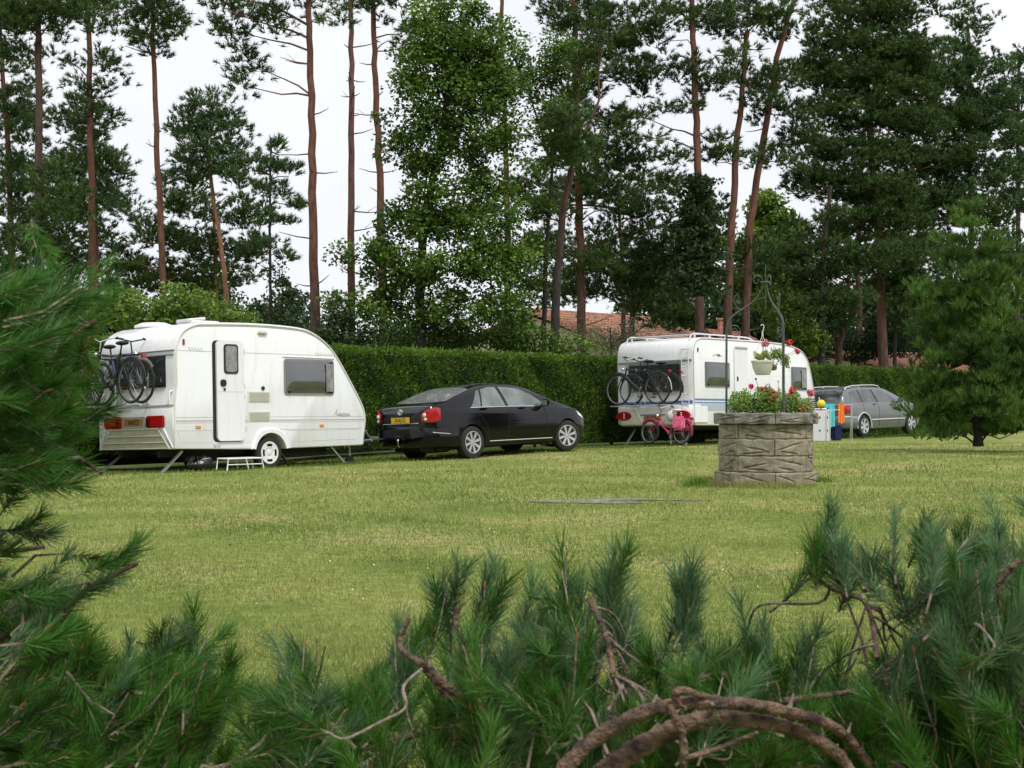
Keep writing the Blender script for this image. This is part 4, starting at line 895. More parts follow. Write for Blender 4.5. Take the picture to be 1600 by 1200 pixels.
# grey patch of bare soil beside the well
def soil():
    mb = MB(); rg = random.Random(4); cx = at(985, 782, 16.6).x - .08
    for b in range(26):
        u = rg.uniform(-1, 1); x0 = cx + .88 * u; y0 = 16.75 + rg.uniform(-.30, .30) * math.sqrt(1 - u * u * .9); rx = rg.uniform(.08, .26); ry = rg.uniform(.05, .17); ph = rg.uniform(0, 6); n = 18
        P = [(x0 + rx * math.cos(a) * (1 + .2 * math.sin(3 * a + ph)), y0 + ry * math.sin(a) * (1 + .25 * math.sin(4 * a + ph))) for a in [2 * math.pi * i / n for i in range(n)]]
        mb.add([(x, y, float(gl(x, y)) + .004 + .0004 * b) for x, y in P], [tuple(range(n))])
    me = mb.build('bare_soil', mat('grey_soil', (.30, .28, .25), 1, spec=0, col2=(.19, .19, .14), vscale=9, bump=.6, bscale=60), smooth=0)
    tag(me, 'thin broken patch of bare gravelly soil left of the well', None, kind='structure')
soil()
# ---------------------------------------------------------------- hedge
HL = lambda s, t: (-6.4 + .67 * s - .74 * t, 25 + .74 * s + .67 * t)
def build_hedge():
    root = empty('clipped_hedge', (*HL(14, 2.6), 0), 'long clipped dark green conifer hedge running behind the caravans and cars', 'hedge')
    top = lambda s: 1.06 + 1.33 + .002 * s
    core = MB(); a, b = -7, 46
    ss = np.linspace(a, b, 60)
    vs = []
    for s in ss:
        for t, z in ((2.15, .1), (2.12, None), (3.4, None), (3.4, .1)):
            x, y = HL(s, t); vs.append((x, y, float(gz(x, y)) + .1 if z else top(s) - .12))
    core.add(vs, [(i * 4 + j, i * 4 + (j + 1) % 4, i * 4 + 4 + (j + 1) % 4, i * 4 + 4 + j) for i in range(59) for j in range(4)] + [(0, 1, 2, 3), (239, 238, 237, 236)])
    c = core.build('shade_core', mat('hedge_shadow', (.010, .013, .006), 1.0), root); c.matrix_parent_inverse = root.matrix_basis.inverted()  # near-black solid standing in for the shade inside the hedge
    # leafy face: feathery upright sprays
    def face(n, tf, zf, up, size, tone_up):
        s = rng.uniform(a, b, n); t = tf(n, s); z = zf(n, s)
        x = -6.4 + .67 * s - .74 * t; y = 25 + .74 * s + .67 * t
        p = np.stack([x, y, z], 1); d = unit(np.array(up) + rng.normal(0, .45, (n, 3)))
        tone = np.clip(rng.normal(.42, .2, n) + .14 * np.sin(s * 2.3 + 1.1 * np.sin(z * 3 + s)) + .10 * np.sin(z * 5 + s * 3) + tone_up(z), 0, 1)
        return blades(p, d, rng.uniform(.5, 1, n) * size, size * .42), tone
    relief = lambda s, z: .045 * np.sin(s * 4.1 + 2 * np.sin(z * 3.1)) + .03 * np.sin(z * 6.7 + s * 9) + .02 * np.sin(s * 19)
    zz = lambda n, s: 0
    outs = []
    n = 190000; z0 = rng.uniform(0, 1, n)
    hold = {}
    def zf(n, s): z = .25 + (top(s) - .25 + .03 * np.sin(s * 5) ) * z0; hold['z'] = z; return z
    def tf(n, s):
        z = .25 + (top(s) - .25) * z0; return 2.0 + relief(s, z) + rng.normal(0, .035, n)
    outs.append(face(n, tf, zf, (.55 * .74, -.55 * .67, .75), .085, lambda z: np.where(z > 2.25, .15, 0) - np.where(z < .8, .12, 0)))  # shading at the hedge foot put into the tone; top sprays lighter
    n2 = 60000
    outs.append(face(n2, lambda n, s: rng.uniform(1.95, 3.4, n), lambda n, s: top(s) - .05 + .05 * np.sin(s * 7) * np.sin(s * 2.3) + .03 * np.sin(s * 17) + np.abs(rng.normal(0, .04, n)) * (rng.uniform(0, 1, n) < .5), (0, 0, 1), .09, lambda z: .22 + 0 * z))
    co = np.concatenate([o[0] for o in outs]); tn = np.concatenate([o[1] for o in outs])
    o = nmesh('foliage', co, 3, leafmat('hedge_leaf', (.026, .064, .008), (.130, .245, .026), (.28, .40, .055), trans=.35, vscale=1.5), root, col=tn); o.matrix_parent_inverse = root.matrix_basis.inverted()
build_hedge()
# ---------------------------------------------------------------- well with planter
WX, WY = at(1197, 700, 20.25).x, 20.25; WZ = float(gz(WX, WY)) - .06
def build_well():
    root = empty('stone_well', (WX, WY, WZ), 'weathered octagonal stone well with carved blocks, used as a flower planter on the lawn', 'well')
    sets = [[(.04, .35, .42, .80), (.10, .28, .36, .08), (.56, .30, .86, .80), (.60, .75, .96, .92)],
            [(.04, .80, .28, .42), (.40, .60, .95, .30), (.40, .60, .88, .84), (.10, .25, .34, .12)],
            [(.06, .25, .40, .55), (.06, .25, .45, .10), (.52, .80, .94, .45), (.55, .30, .80, .12)]]
    def row(name, z0, z1, R, off, k, mtl, dep=.026, rim=False):
        nph, nz = 640, 26; ph = np.linspace(0, 2 * np.pi, nph, endpoint=False); zz = np.linspace(0, 1, nz)
        PH, ZZ = np.meshgrid(ph, zz, indexing='ij'); fr = (PH + math.pi / 2)   # 0 faces the camera
        m8 = np.mod(fr + math.pi / 8 + math.pi / 8, math.pi / 4) - math.pi / 8; m8 = np.mod(fr, math.pi / 4) - math.pi / 8
        r = R * (.25 + .75 * math.cos(math.pi / 8) / np.cos(m8))
        a = np.mod((fr - off) / (math.pi / 2), 1.0); blk = np.floor((fr - off) / (math.pi / 2)).astype(int)
        carve = np.zeros_like(a); asp = (math.pi / 2 * R) / (z1 - z0)
        for b in range(-3, 6):
            for (x0, y0, x1, y1) in sets[(b + k) % 3]:
                if (b % 2): x0, x1 = 1 - x0, 1 - x1
                px, py = (a - x0) * asp, ZZ - y0; dx, dy = (x1 - x0) * asp, y1 - y0; L2 = dx * dx + dy * dy; t = np.clip((px * dx + py * dy) / L2, 0, 1)
                wd = .080 * (.25 + .75 * np.sin(np.pi * np.clip(t, .03, .97))) ; dd = np.hypot(px - t * dx, py - t * dy)
                carve = np.maximum(carve, np.where(blk == b, np.clip(1 - dd / wd, 0, 1), 0))
        joint = np.clip(1 - np.minimum(a, 1 - a) * asp / .06, 0, 1); edge = np.clip(1 - np.minimum(ZZ, 1 - ZZ) / .07, 0, 1)
        nzs = 0.0022 * np.sin(PH * 13 + k) * np.sin(4 * ZZ + PH * 7) + rng.normal(0, .0008, r.shape)
        r = r - dep * carve - .030 * joint ** 1.2 - .014 * edge ** 1.5 + nzs
        z = z0 + (z1 - z0) * ZZ + .003 * np.sin(PH * 17 + k)
        co = np.stack([r * np.cos(PH), r * np.sin(PH), z], -1).reshape(-1, 3)
        idx = np.arange(nph * nz).reshape(nph, nz); nx = np.roll(idx, -1, 0)
        f = np.stack([idx[:, :-1], nx[:, :-1], nx[:, 1:], idx[:, 1:]], -1).reshape(-1, 4).tolist()
        inn = R * .72; b0 = len(co); ring = np.stack([inn * np.cos(ph), inn * np.sin(ph)], 1)
        vs = co.tolist() + [[x, y, z1 - .004] for x, y in ring] + [[x, y, z0 + .004] for x, y in ring]
        for i in range(nph):
            j = (i + 1) % nph; f.append([idx[i, -1], idx[j, -1], b0 + j, b0 + i]); f.append([idx[j, 0], idx[i, 0], b0 + nph + i, b0 + nph + j]); f.append([b0 + i, b0 + j, b0 + nph + j, b0 + nph + i])
        me = bpy.data.meshes.new(name); me.from_pydata(vs, [], [[int(q) for q in g] for g in f]); me.polygons.foreach_set('use_smooth', [True] * len(me.polygons)); me.set_sharp_from_angle(angle=R_(50)); me.materials.append(mtl)
        o = bpy.data.objects.new(name, me); COL.objects.link(o); o.parent = root; return o
    ST = mat('weathered_stone', (.345, .31, .225), .95, col2=(.18, .155, .11), vscale=11, bump=.6, bscale=60, det=8)
    ST2 = mat('lichened_rim_stone', (.30, .285, .24), .95, col2=(.10, .092, .07), vscale=8, bump=.8, bscale=50, det=8)
    row('base_course', .0, .215, .715, 0, 0, ST, .02)
    row('block_course', .217, .435, .655, -math.pi / 4, 1, ST); row('block_course', .437, .66, .660, 0, 2, ST); row('block_course', .662, .862, .650, -math.pi / 4, 0, ST)
    row('rim', .864, 1.015, .722, 0, 1, ST2, .02)
    MB().lathe([(.001, .93), (.53, .93), (.53, .80)], (0, 0, 0), 'Z', 40).build('soil', mat('potting_soil', (.03, .02, .012), 1, bump=1), root)
build_well(); RT = WZ + 1.015
IRON = mat('dark_green_iron', (.05, .065, .05), .45, metal=.3, col2=(.10, .11, .09), vscale=14)
def build_arch():
    ar = empty('iron_well_arch', (WX, WY, RT - .08), 'three-legged dark wrought-iron arch with scrolls rising from the well rim', 'iron arch')
    Rr = .545
    for ang in (180, -74, 54):
        a = R_(ang); c, s = math.cos(a), math.sin(a); L = lambda r, z: (c * r, s * r, z)
        prof = catmull([(Rr, 0), (Rr * .995, .5), (Rr * .99, 1.1), (Rr * .975, 1.28), (Rr * .90, 1.37), (Rr * .74, 1.45), (Rr * .52, 1.53), (Rr * .30, 1.62), (Rr * .14, 1.74), (Rr * .07, 1.87), (Rr * .10, 1.94), (Rr * .22, 1.97), (Rr * .31, 1.92), (Rr * .27, 1.86), (Rr * .19, 1.87)], 5)
        if ang != 180: pass
        rr = [.0155 if z < 1.2 else max(.007, .0155 - .015 * (z - 1.2)) for _, z in prof]
        MB().tube([L(r, z) for r, z in prof], rr, 8).build('leg', IRON, ar)
        mb = MB(); sp = [(Rr * .78 + .09 * (1 - k / 40) * math.cos(k * .32 + .6), 1.20 + .09 * (1 - k / 40) * math.sin(k * .32 + .6)) for k in range(34)]
        mb.tube([L(r, z) for r, z in sp], .006, 5)
        sp = [(Rr * .70, 1.50), (Rr * .76, 1.56), (Rr * .72, 1.62), (Rr * .64, 1.60)]; mb.tube([L(r, z) for r, z in catmull(sp, 4)], .006, 5)
        mb.tube([L(*q) for q in catmull([(Rr * .62, 1.49), (Rr * .70, 1.52), (Rr * .80, 1.60), (Rr * .78, 1.68), (Rr * .70, 1.70), (Rr * .66, 1.65)], 4)], .006, 5)
        mb.build('scroll', IRON, ar)
    MB().tube([(0, 0, 2.12), (0, 0, 1.90), (0, 0, 1.50)], .006, 6).ring((0, 0, 1.88), .07, .010, 'Z', 20, 6).build('finial', IRON, ar)
build_arch()
# hanging basket
def build_basket():
    p = at(1193, 522, WY - .05); p2 = at(1191.5, 567, WY - .05)
    hb = empty('hanging_basket', (p2.x, WY - .05, p2.z - .0), 'off-white plastic hanging pot swinging from the iron arch over the well', 'hanging pot')
    PW = mat('off_white_pot', (.62, .61, .53), .45, var=.06, vscale=5)
    MB().lathe([(.001, -.165), (.088, -.165), (.098, -.16), (.135, -.07), (.146, .0), (.154, .0), (.156, .028), (.148, .034), (.14, .02), (.13, .0), (.001, -.01)], (0, 0, 0), 'Z', 36).build('pot', PW, hb)
    mb = MB()
    for k in range(3):
        a = R_(200 + 120 * k); mb.tube([(.148 * math.cos(a), .148 * math.sin(a), .02), (.0, 0, .385)], .004, 5)
    mb.tube([(0, 0, .36), (0, 0, .42)], .012, 8); mb.tube([(0, 0, .42), (.012, 0, .46), (.022, 0, .49), (.012, 0, .52), (-.008, 0, .53), (-.022, 0, .51)], .007, 6); mb.build('hanger', mat('cream_plastic_hanger', (.70, .68, .55), .45), hb)
    return hb
hb = build_basket()
LEAFG = leafmat('geranium_leaf', (.07, .15, .02), (.28, .43, .08), (.58, .64, .26), trans=.3); LEAFY = leafmat('variegated_leaf', (.12, .18, .03), (.42, .46, .12), (.72, .68, .36), trans=.3)
PR = mat('crimson_petal', (.72, .015, .09), .6, col2=(.50, .006, .06), vscale=30); PS = mat('scarlet_petal', (.75, .05, .02), .6, col2=(.5, .02, .02), vscale=30); PP = mat('pink_petal', (.75, .25, .33), .6, col2=(.60, .10, .2), vscale=30); STM = mat('green_stem', (.10, .17, .05), .7); TERR = mat('terracotta_pot', (.45, .17, .08), .8, var=.1)
def flower_head(c, r, m, parent):
    r = r * 1.25; n = int(60 + 900 * r); d = rand_dir(n); cc = np.array(c) + d * r * rng.uniform(.35, 1, (n, 1)); nd = unit(d + rng.normal(0, .4, (n, 3)))
    o = nmesh('flower_head', leaves(cc, nd, r * rng.uniform(.45, .75, n), r * .5 * np.ones(n)), 4, m, parent); return o
def plant(name, label, cat_, origin, leafm, n, spread, L, heads, stems, dirs=None, group=None):
    root = empty(name, origin, label, cat_, group); o = np.array(origin)
    c = rng.normal(0, 1, (n, 3)); c = unit(c) * (rng.uniform(0, 1, (n, 1)) ** .45) * np.array(spread[:3]) + np.array([0, 0, spread[3]])
    c[:, 2] += .03 * np.sin(c[:, 0] * 40) ; 
    nmesh('leaves', leaves(c, unit(rng.normal(0, .6, (n, 3)) + np.array([0, -.4, .7])), L * rng.uniform(.6, 1.2, n), L * .75 * rng.uniform(.6, 1.1, n)), 4, leafm, root, col=rng.uniform(0, 1, n))
    mb = MB()
    for s in stems: mb.tube([Vector(q) for q in s], .0035, 5)
    for (px, py, dy, r, m) in heads:
        p = at(px, py, origin[1] + dy) - Vector(origin); mb.tube([(p.x * .35, p.y * .3, .02), (p.x * .8, p.y * .8, p.z * .6), (p.x, p.y, p.z)], .0035, 5)
    if mb.v: mb.build('stems', STM, root)
    for (px, py, dy, r, m) in heads:
        p = at(px, py, origin[1] + dy) - Vector(origin); flower_head((p.x, p.y, p.z), r, m, root)
    return root
def W_(px, py, dy): p = at(px, py, WY + dy); return (p.x, p.y, RT - .06)
plant('flowering_plant', 'bushy green flowering plant filling the left of the well planter with a few white blooms', 'plant', W_(1160, 650, -.1), LEAFG, 2600, (.21, .22, .21, .17), .034, [(1174, 604, .0, .035, PR), (1147, 625, 0, .012, PP), (1155, 636, -.1, .014, WHITE2)], [], group='plants in the well planter')
plant('flowering_plant', 'tall-stemmed crimson geranium in the middle of the well planter', 'plant', W_(1196, 650, -.15), LEAFG, 2600, (.22, .22, .24, .19), .036, [(1188, 609, .05, .042, PR), (1207, 617, -.02, .066, PR), (1197, 611, .0, .045, PR), (1203, 625, -.1, .035, PR)], [], group='plants in the well planter')
plant('flowering_plant', 'slender pale-flowered stems rising at the back of the well planter', 'plant', W_(1214, 645, .15), LEAFG, 1100, (.14, .14, .20, .19), .030, [(1216, 596, .1, .012, PP), (1181, 592, .1, .016, PR)], [], group='plants in the well planter')
plant('flowering_plant', 'scarlet geranium at the right of the well planter beside the thicker iron leg', 'plant', W_(1238, 650, -.1), LEAFG, 1900, (.18, .2, .20, .17), .032, [(1238, 611, 0, .045, PS), (1231, 618, 0, .03, PS), (1244, 616, .05, .03, PS), (1252, 640, -.1, .032, PR), (1244, 636, -.05, .03, mat('peach_petal', (.60, .25, .13), .6))], [], group='plants in the well planter')
plant('flowering_plant', 'pink blossomed trailing plant at the far right of the well planter', 'plant', W_(1259, 650, 0), LEAFY, 1100, (.13, .15, .13, .13), .028, [(1268, 615, .1, .045, PP), (1264, 612, .2, .03, PP), (1262, 630, .1, .022, WHITE2)], [], group='plants in the well planter')
# plant in the basket: yellow green foliage spilling over to the right
q = at(1191.5, 560, WY - .05)
def basket_plant():
    root = plant('trailing_plant', 'yellow-green trailing plant spilling out of the hanging pot to the right', 'plant', tuple(q), LEAFY, 420, (.135, .13, .06, .03), .042, [(1197, 536, 0, .042, PP), (1193, 538, 0, .03, PP), (1233, 535, .1, .042, PS), (1247, 550, .1, .030, PR), (1244, 547, .1, .022, PR)], [])
    n = 420; t = rng.uniform(0, 1, n); base = np.array([.10, 0, .02]) + np.stack([t * .26, rng.normal(0, .06, n), .05 * np.sin(t * 3) - .10 * t ** 2 + rng.normal(0, .05, n)], 1)
    nmesh('trailing_leaves', leaves(base, rand_dir(n), .042 * rng.uniform(.6, 1.2, n), .034 * rng.uniform(.6, 1.1, n)), 4, leafmat('lime_leaf', (.10, .17, .03), (.32, .42, .09), (.55, .58, .2), trans=.3), root, col=rng.uniform(0, 1, n))
    n = 40; base = np.array([.155, 0, -.13]) + rng.normal(0, .022, (n, 3)); nmesh('trailing_leaves', leaves(base, rand_dir(n), .035 * np.ones(n), .03 * np.ones(n)), 4, LEAFY, root, col=rng.uniform(0, .5, n))
    MB().tube([(.1, 0, .04), (.2, 0, .06), (.28, 0, .02), (.34, .0, -.05)], .004, 5).tube([(.13, 0, .03), (.16, 0, -.05), (.155, 0, -.13)], .003, 5).build('trailing_stem', STM, root)
basket_plant()
# weeds at the foot of the well
def weeds(px, py, Y, n, sp, h, label, m):
    x, y = at(px, py, Y).x, Y; base = np.stack([x + rng.normal(0, sp, n), y + rng.normal(0, sp * .7, n), np.zeros(n)], 1); base[:, 2] = gz(base[:, 0], base[:, 1])
    o = nmesh('weed_clump', blades(base, unit(rng.normal(0, .5, (n, 3)) + np.array([0, 0, 1.1])), rng.uniform(.4, 1, n) * h, .010 * np.ones(n)), 3, m, col=rng.uniform(0, 1, n)); return tag(o, label, 'weeds')
WM = leafmat('weed_leaf', (.06, .14, .015), (.20, .34, .04), (.36, .40, .10), trans=.3)
weeds(1092, 765, 19.5, 700, .09, .17, 'bright green tuft of weeds left of the well base', WM)
weeds(1128, 768, 19.3, 900, .10, .09, 'low straggly weeds against the left foot of the well', leafmat('dry_weed', (.12, .13, .04), (.30, .28, .10), (.45, .34, .16)))
weeds(1200, 768, 19.2, 1100, .26, .10, 'yellowish weeds along the front foot of the well', leafmat('yellow_weed', (.10, .14, .03), (.30, .32, .08), (.50, .42, .12)))
weeds(1285, 755, 20.2, 260, .07, .12, 'dark weeds at the right foot of the well', WM)
# ---------------------------------------------------------------- houses beyond the hedge
TILE = None
def tilemat(name, c, c2):
    m = mat(name, c, .9, col2=c2, vscale=3, det=8); return m
def house(name, label, A, Bp, Yd, eave, wallm, tile, chim=False, base=0):
    """A,Bp: ridge ends (px,py,Y); roof slopes towards the camera; tiles as stepped courses"""
    a = at(*A); b = at(*Bp); root = empty(name, (a.x, a.y, 0), label, 'house'); inv = Matrix.Translation((-a.x, -a.y, 0))
    d = (b - a); d.z = 0; Ln = d.length; d.normalize(); nrm = Vector((d.y, -d.x, 0))
    if nrm.y > 0: nrm = -nrm
    O = Vector((0, 0, a.z)); w2 = Yd; drop = a.z - eave
    P = lambda s, t, z=0: O + d * s + nrm * t + Vector((0, 0, z + (b.z - a.z) * s / Ln))
    mb = MB(); mb.add([P(0, 0, -.15), P(0, w2, -drop), P(0, w2, -drop - 3), P(0, -w2, -drop - 3), P(0, -w2, -drop)], [(0, 1, 2, 3, 4)])
    mb.add([P(Ln, 0, -.15), P(Ln, w2, -drop), P(Ln, w2, -drop - 3), P(Ln, -w2, -drop - 3), P(Ln, -w2, -drop)], [(0, 1, 2, 3, 4)])
    for s_ in (1, -1): mb.add([P(0, s_ * w2, -drop), P(Ln, s_ * w2, -drop), P(Ln, s_ * w2, -drop - 3), P(0, s_ * w2, -drop - 3)], [(0, 1, 2, 3)])
    mb.build('wall', wallm, root)
    for s_ in (1, -1):
        rf = MB(); n = int(math.hypot(w2, drop) / .33); ov = w2 * .08; cols = int(Ln / .26)
        for i in range(n + 1):
            f0 = i / n; f1 = (i + 1) / n + .01
            for j in range(cols + 2):
                s0 = -.35 + j * .26; hgt = .0 + (rng.uniform(0, .012)); 
                p0 = P(s0, s_ * w2 * f0, -drop * f0 + .03 + hgt); p1 = P(s0 + .25, s_ * w2 * f0, -drop * f0 + .03 + hgt); p2 = P(s0 + .25, s_ * w2 * f1, -drop * f1 + .085 + hgt); p3 = P(s0, s_ * w2 * f1, -drop * f1 + .085 + hgt)
                pm0 = (p0 + p1) / 2 + Vector((0, 0, .05)); pm1 = (p2 + p3) / 2 + Vector((0, 0, .05)); dn = Vector((0, 0, -.05))
                rf.add([p0, pm0, p1, p2, pm1, p3, p2 + dn, p3 + dn], [(0, 1, 4, 5), (1, 2, 3, 4), (5, 4, 3, 6, 7)])
        rf.build('roof', tile, root, smooth=0)
    MB().tube([P(-.4, 0, .06), P(Ln + .3, 0, .06)], .10, 8).build('ridge', tile, root)
    MB().box(P(Ln / 2, w2 * 1.04, -drop + .0), (Ln, .12, .12), Euler((0, 0, math.atan2(d.y, d.x)))).build('gutter', mat('brown_gutter', (.10, .06, .04), .6), root)
    return root, P
T1 = tilemat('terracotta_tiles', (.40, .20, .125), (.22, .11, .07)); T2 = tilemat('brown_red_tiles', (.25, .10, .07), (.15, .06, .045)); CW = mat('cream_render', (.55, .50, .36), .9, var=.08)
house('house', 'low house with orange terracotta roof and cream gable beyond the hedge, near the right caravan', (826, 487, 58), (1040, 502, 67), 3.1, 3.75, CW, T1)
house('house', 'house with dark brownish-red tiled roof low behind the hedge above the estate car', (1296, 553, 62), (1440, 556, 74), 4.5, 2.2, CW, T2)
hr, P = house('house', 'small roof with a brick chimney peeping above the right caravan between the pine trunks', (1108, 519, 70), (1166, 524, 74), 3.0, 3.3, CW, T2)
MB().box(P(1.35, .2, .15), (.55, .55, .95), bev=.02).box(P(1.35, .2, .66), (.66, .66, .10), bev=.02).build('chimney', mat('pink_brick', (.38, .19, .15), .9, var=.25, vscale=8), hr)
# ---------------------------------------------------------------- trees beyond the hedge
BARK_R = barkmat('pine_bark', (.045, .036, .031), (.165, .070, .043), -1.0, 9.0)
BARK_D = barkmat('dark_pine_bark', (.035, .030, .027), (.120, .065, .045), 1.0, 15.0)
BARK_O = barkmat('orange_bark', (.16, .085, .05), (.30, .15, .085), 0, 8)  # the bark's own orange, paler with height
BARK_K = barkmat('grey_oak_bark', (.022, .020, .017), (.060, .052, .042), 0, 12)
NEED = [leafmat('pine_needles', (.018, .042, .011), (.078, .138, .032), (.17, .25, .065), trans=.18, vscale=.5),
        leafmat('blue_green_needles', (.024, .058, .022), (.098, .178, .056), (.19, .28, .09), trans=.18, vscale=.5),
        leafmat('fresh_pine_needles', (.030, .06, .012), (.11, .17, .035), (.19, .26, .06), trans=.2, vscale=.5)]
OAKL = leafmat('oak_leaves', (.024, .064, .008), (.128, .228, .028), (.28, .38, .07), trans=.3, vscale=.5)
OAKD = leafmat('dark_broad_leaves', (.012, .028, .008), (.040, .080, .018), (.09, .14, .035), trans=.25, vscale=.6)
LIME = leafmat('lime_green_leaves', (.05, .10, .012), (.17, .27, .04), (.30, .38, .08), trans=.35, vscale=.8)
GREYL = leafmat('grey_willow_leaves', (.06, .08, .04), (.17, .20, .11), (.30, .33, .2), trans=.25, vscale=.8)
DENS = 3.4
def pads_in(el, Y, k, flat=1.0):
    """sub-clump centres inside an ellipse given in photo pixels (px,py,rx,ry) at depth Y -> world points"""
    px, py, rx, ry = el[:4]; c = np.array(at(px, py, Y)); a, b = rx * Y / F, ry * Y / F; dy = el[5] if len(el) > 5 else 0
    n = max(3, int(k * DENS * (el[4] if len(el) > 4 else 1) * math.pi * a * b)); d = unit(rng.normal(size=(n, 3))) * (rng.uniform(0, 1, (n, 1)) ** .38)
    P = d * np.array([a, max(.6, min(a, 3.2)) * .9, b]) + c; P[:, 1] += dy; return P, c + np.array([0, dy, 0]), a, b
def hedge_y(px):
    q = (px - 800) / F; s = (7.8 + 26.3 * q) / (.67 - .74 * q) if .67 - .74 * q > .05 else 60; return 26.3 + .74 * s
def tree(name, label, Y, trunk, wpx, els, bark, leafm, kind='pine', k=3.6, nb=220, pad=.50, L=.17, Wd=.026, group=None, stubs=0, tip=.35, cat='tree', clear=True, up=.25):
    if clear: Y = max(Y, hedge_y(trunk[0][0]) + 2.2)
    Wd = Wd * max(1, Y / 42)
    pts = [at(px, py, Y + (d[0] if d else 0)) for px, py, *d in trunk]; r0 = wpx * .5 * Y / F
    g0 = Vector((pts[0].x + (pts[0].x - pts[1].x) * .3, pts[0].y, float(gz(pts[0].x, pts[0].y)) - .15))
    if pts[0].z > g0.z + .5: pts = [g0] + pts
    root = empty(name, tuple(pts[0]), label, cat, group); O = np.array(pts[0]); V = lambda p: Vector(p) - Vector(O)
    n = len(pts); ht = max(p.z for p in pts) - pts[0].z
    # resample trunk with small irregularities
    path = []; rad = []
    for i in range(n - 1):
        for j in range(6):
            t = j / 6; p = pts[i].lerp(pts[i + 1], t); f = (p.z - pts[0].z) / max(ht, .1); path.append(p + Vector((rng.normal(0, r0 * .12), rng.normal(0, r0 * .12), 0))); rad.append(r0 * (1.12 - f * (1 - tip)) * (1.3 if len(path) == 1 else 1))
    path.append(pts[-1]); rad.append(r0 * (1.1 - (1 - tip)))
    MB().tube([V(p) for p in path], rad, 12).build('trunk', bark, root)
    pa = np.array([list(p) for p in path]); limbs = MB(); allp = []; tones = []
    for el in els:
        P, c, a, b = pads_in(el, Y, k); allp.append(P); tones.append(np.full(len(P), 0.0) + np.clip(rng.normal(.5, .12), .2, .8))
        # several branches per mass, from the trunk below
        nbch = max(1, int(len(P) / 26)); cen = P[rng.choice(len(P), nbch, replace=False)] if len(P) >= nbch else P
        for q in cen:
            tgt = q * .75 + c * .25; i = int(np.argmin(np.abs(pa[:, 2] - (tgt[2] - rng.uniform(.1, .45) * np.linalg.norm(tgt[:2] - pa[:, :2].mean(0)))))); s = Vector(pa[i]); e = Vector(tgt)
            if kind == 'oak': i = min(i, int(len(pa) * .8)); s = Vector(pa[i])
            m = s.lerp(e, .5) + Vector((rng.normal(0, .15), rng.normal(0, .15), rng.uniform(-.15, .35))); ln = (e - s).length
            if ln > 9: continue
            rb = min(r0 * .55, .012 + .011 * ln); limbs.tube([V(s), V(s.lerp(m, .5) + Vector((0, 0, .05))), V(m), V(m.lerp(e, .55)), V(e)], [rb, rb * .8, rb * .6, rb * .42, rb * .22], 5)
            near = P[np.argsort(np.linalg.norm(P - np.array(e), axis=1))[:7]]
            for w_ in near: limbs.tube([V(m.lerp(e, .6)), V((Vector(w_) + e) / 2 + Vector((0, 0, .04))), V(w_)], [rb * .3, rb * .2, .006], 3, False)
    for i in range(stubs):
        t = rng.uniform(.12, .95); q = pa[int(t * (len(pa) - 1))]; a = rng.uniform(0, 6.28); ln = rng.uniform(.25, 1.0); d = Vector((math.cos(a) * ln, math.sin(a) * ln * .6, rng.uniform(-.1, .35) * ln)); s = Vector(q)
        limbs.tube([V(s), V(s + d * .5 + Vector((0, 0, -.03))), V(s + d)], [.022, .016, .007], 5)
        if rng.uniform() < .4: limbs.tube([V(s + d * .5), V(s + d * .8 + Vector((0, 0, .18 * ln)))], [.010, .004], 4)
    if limbs.v: tag(limbs.build('branches', bark, root), kind='stuff')
    if not allp: return root
    P = np.concatenate(allp); T = np.concatenate(tones); m = len(P); T = np.clip(T + rng.normal(0, .10 if kind == 'pine' else .17, m), 0, 1)
    if kind == 'pine':
        ps = pad * rng.uniform(.6, 1.25, m); idx = np.repeat(np.arange(m), nb); N = len(idx)
        # shoots inside the pad: needles radiate from small shoot centres
        ns = 11; sc = rng.normal(0, 1, (m, ns, 3)); sc = unit(sc) * rng.uniform(.1, 1, (m, ns, 1)) ** .6 * np.array([1, 1, .42]); sc[..., 2] += .15 * (1 - (sc[..., 0] ** 2 + sc[..., 1] ** 2))
        sh = rng.integers(0, ns, N); off = sc[idx, sh] * ps[idx, None]; outd = unit(off * np.array([1, 1, .6]) + np.array([0, 0, .10]))
        d = unit(outd * .9 + rng.normal(0, .55, (N, 3)) + np.array([0, 0, up])); base = P[idx] + off + outd * rng.uniform(-.05, .09, (N, 1))
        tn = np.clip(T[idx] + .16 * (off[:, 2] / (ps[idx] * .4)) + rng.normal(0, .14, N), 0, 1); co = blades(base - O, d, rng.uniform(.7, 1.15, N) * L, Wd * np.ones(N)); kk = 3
    else:
        ps = pad * rng.uniform(.6, 1.3, m); idx = np.repeat(np.arange(m), nb); N = len(idx)
        off = rng.normal(0, 1, (N, 3)); off = unit(off) * rng.uniform(.15, 1, (N, 1)) ** .55 * ps[idx, None] * np.array([1, 1, .7])
        nd = unit(rng.normal(0, .7, (N, 3)) + np.array([0, -.1, .8])); base = P[idx] + off
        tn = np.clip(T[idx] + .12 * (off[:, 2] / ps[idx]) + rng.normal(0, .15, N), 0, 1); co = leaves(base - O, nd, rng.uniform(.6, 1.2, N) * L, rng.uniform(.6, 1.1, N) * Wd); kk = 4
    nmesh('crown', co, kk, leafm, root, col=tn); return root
GP = 'tall pines beyond the hedge'
def pine(label, Y, trunk, wpx, els, bark=None, needle=0, **kw): return tree('pine_tree', label, Y, trunk, wpx, els, bark or BARK_R, NEED[needle], 'pine', group=GP, **kw)
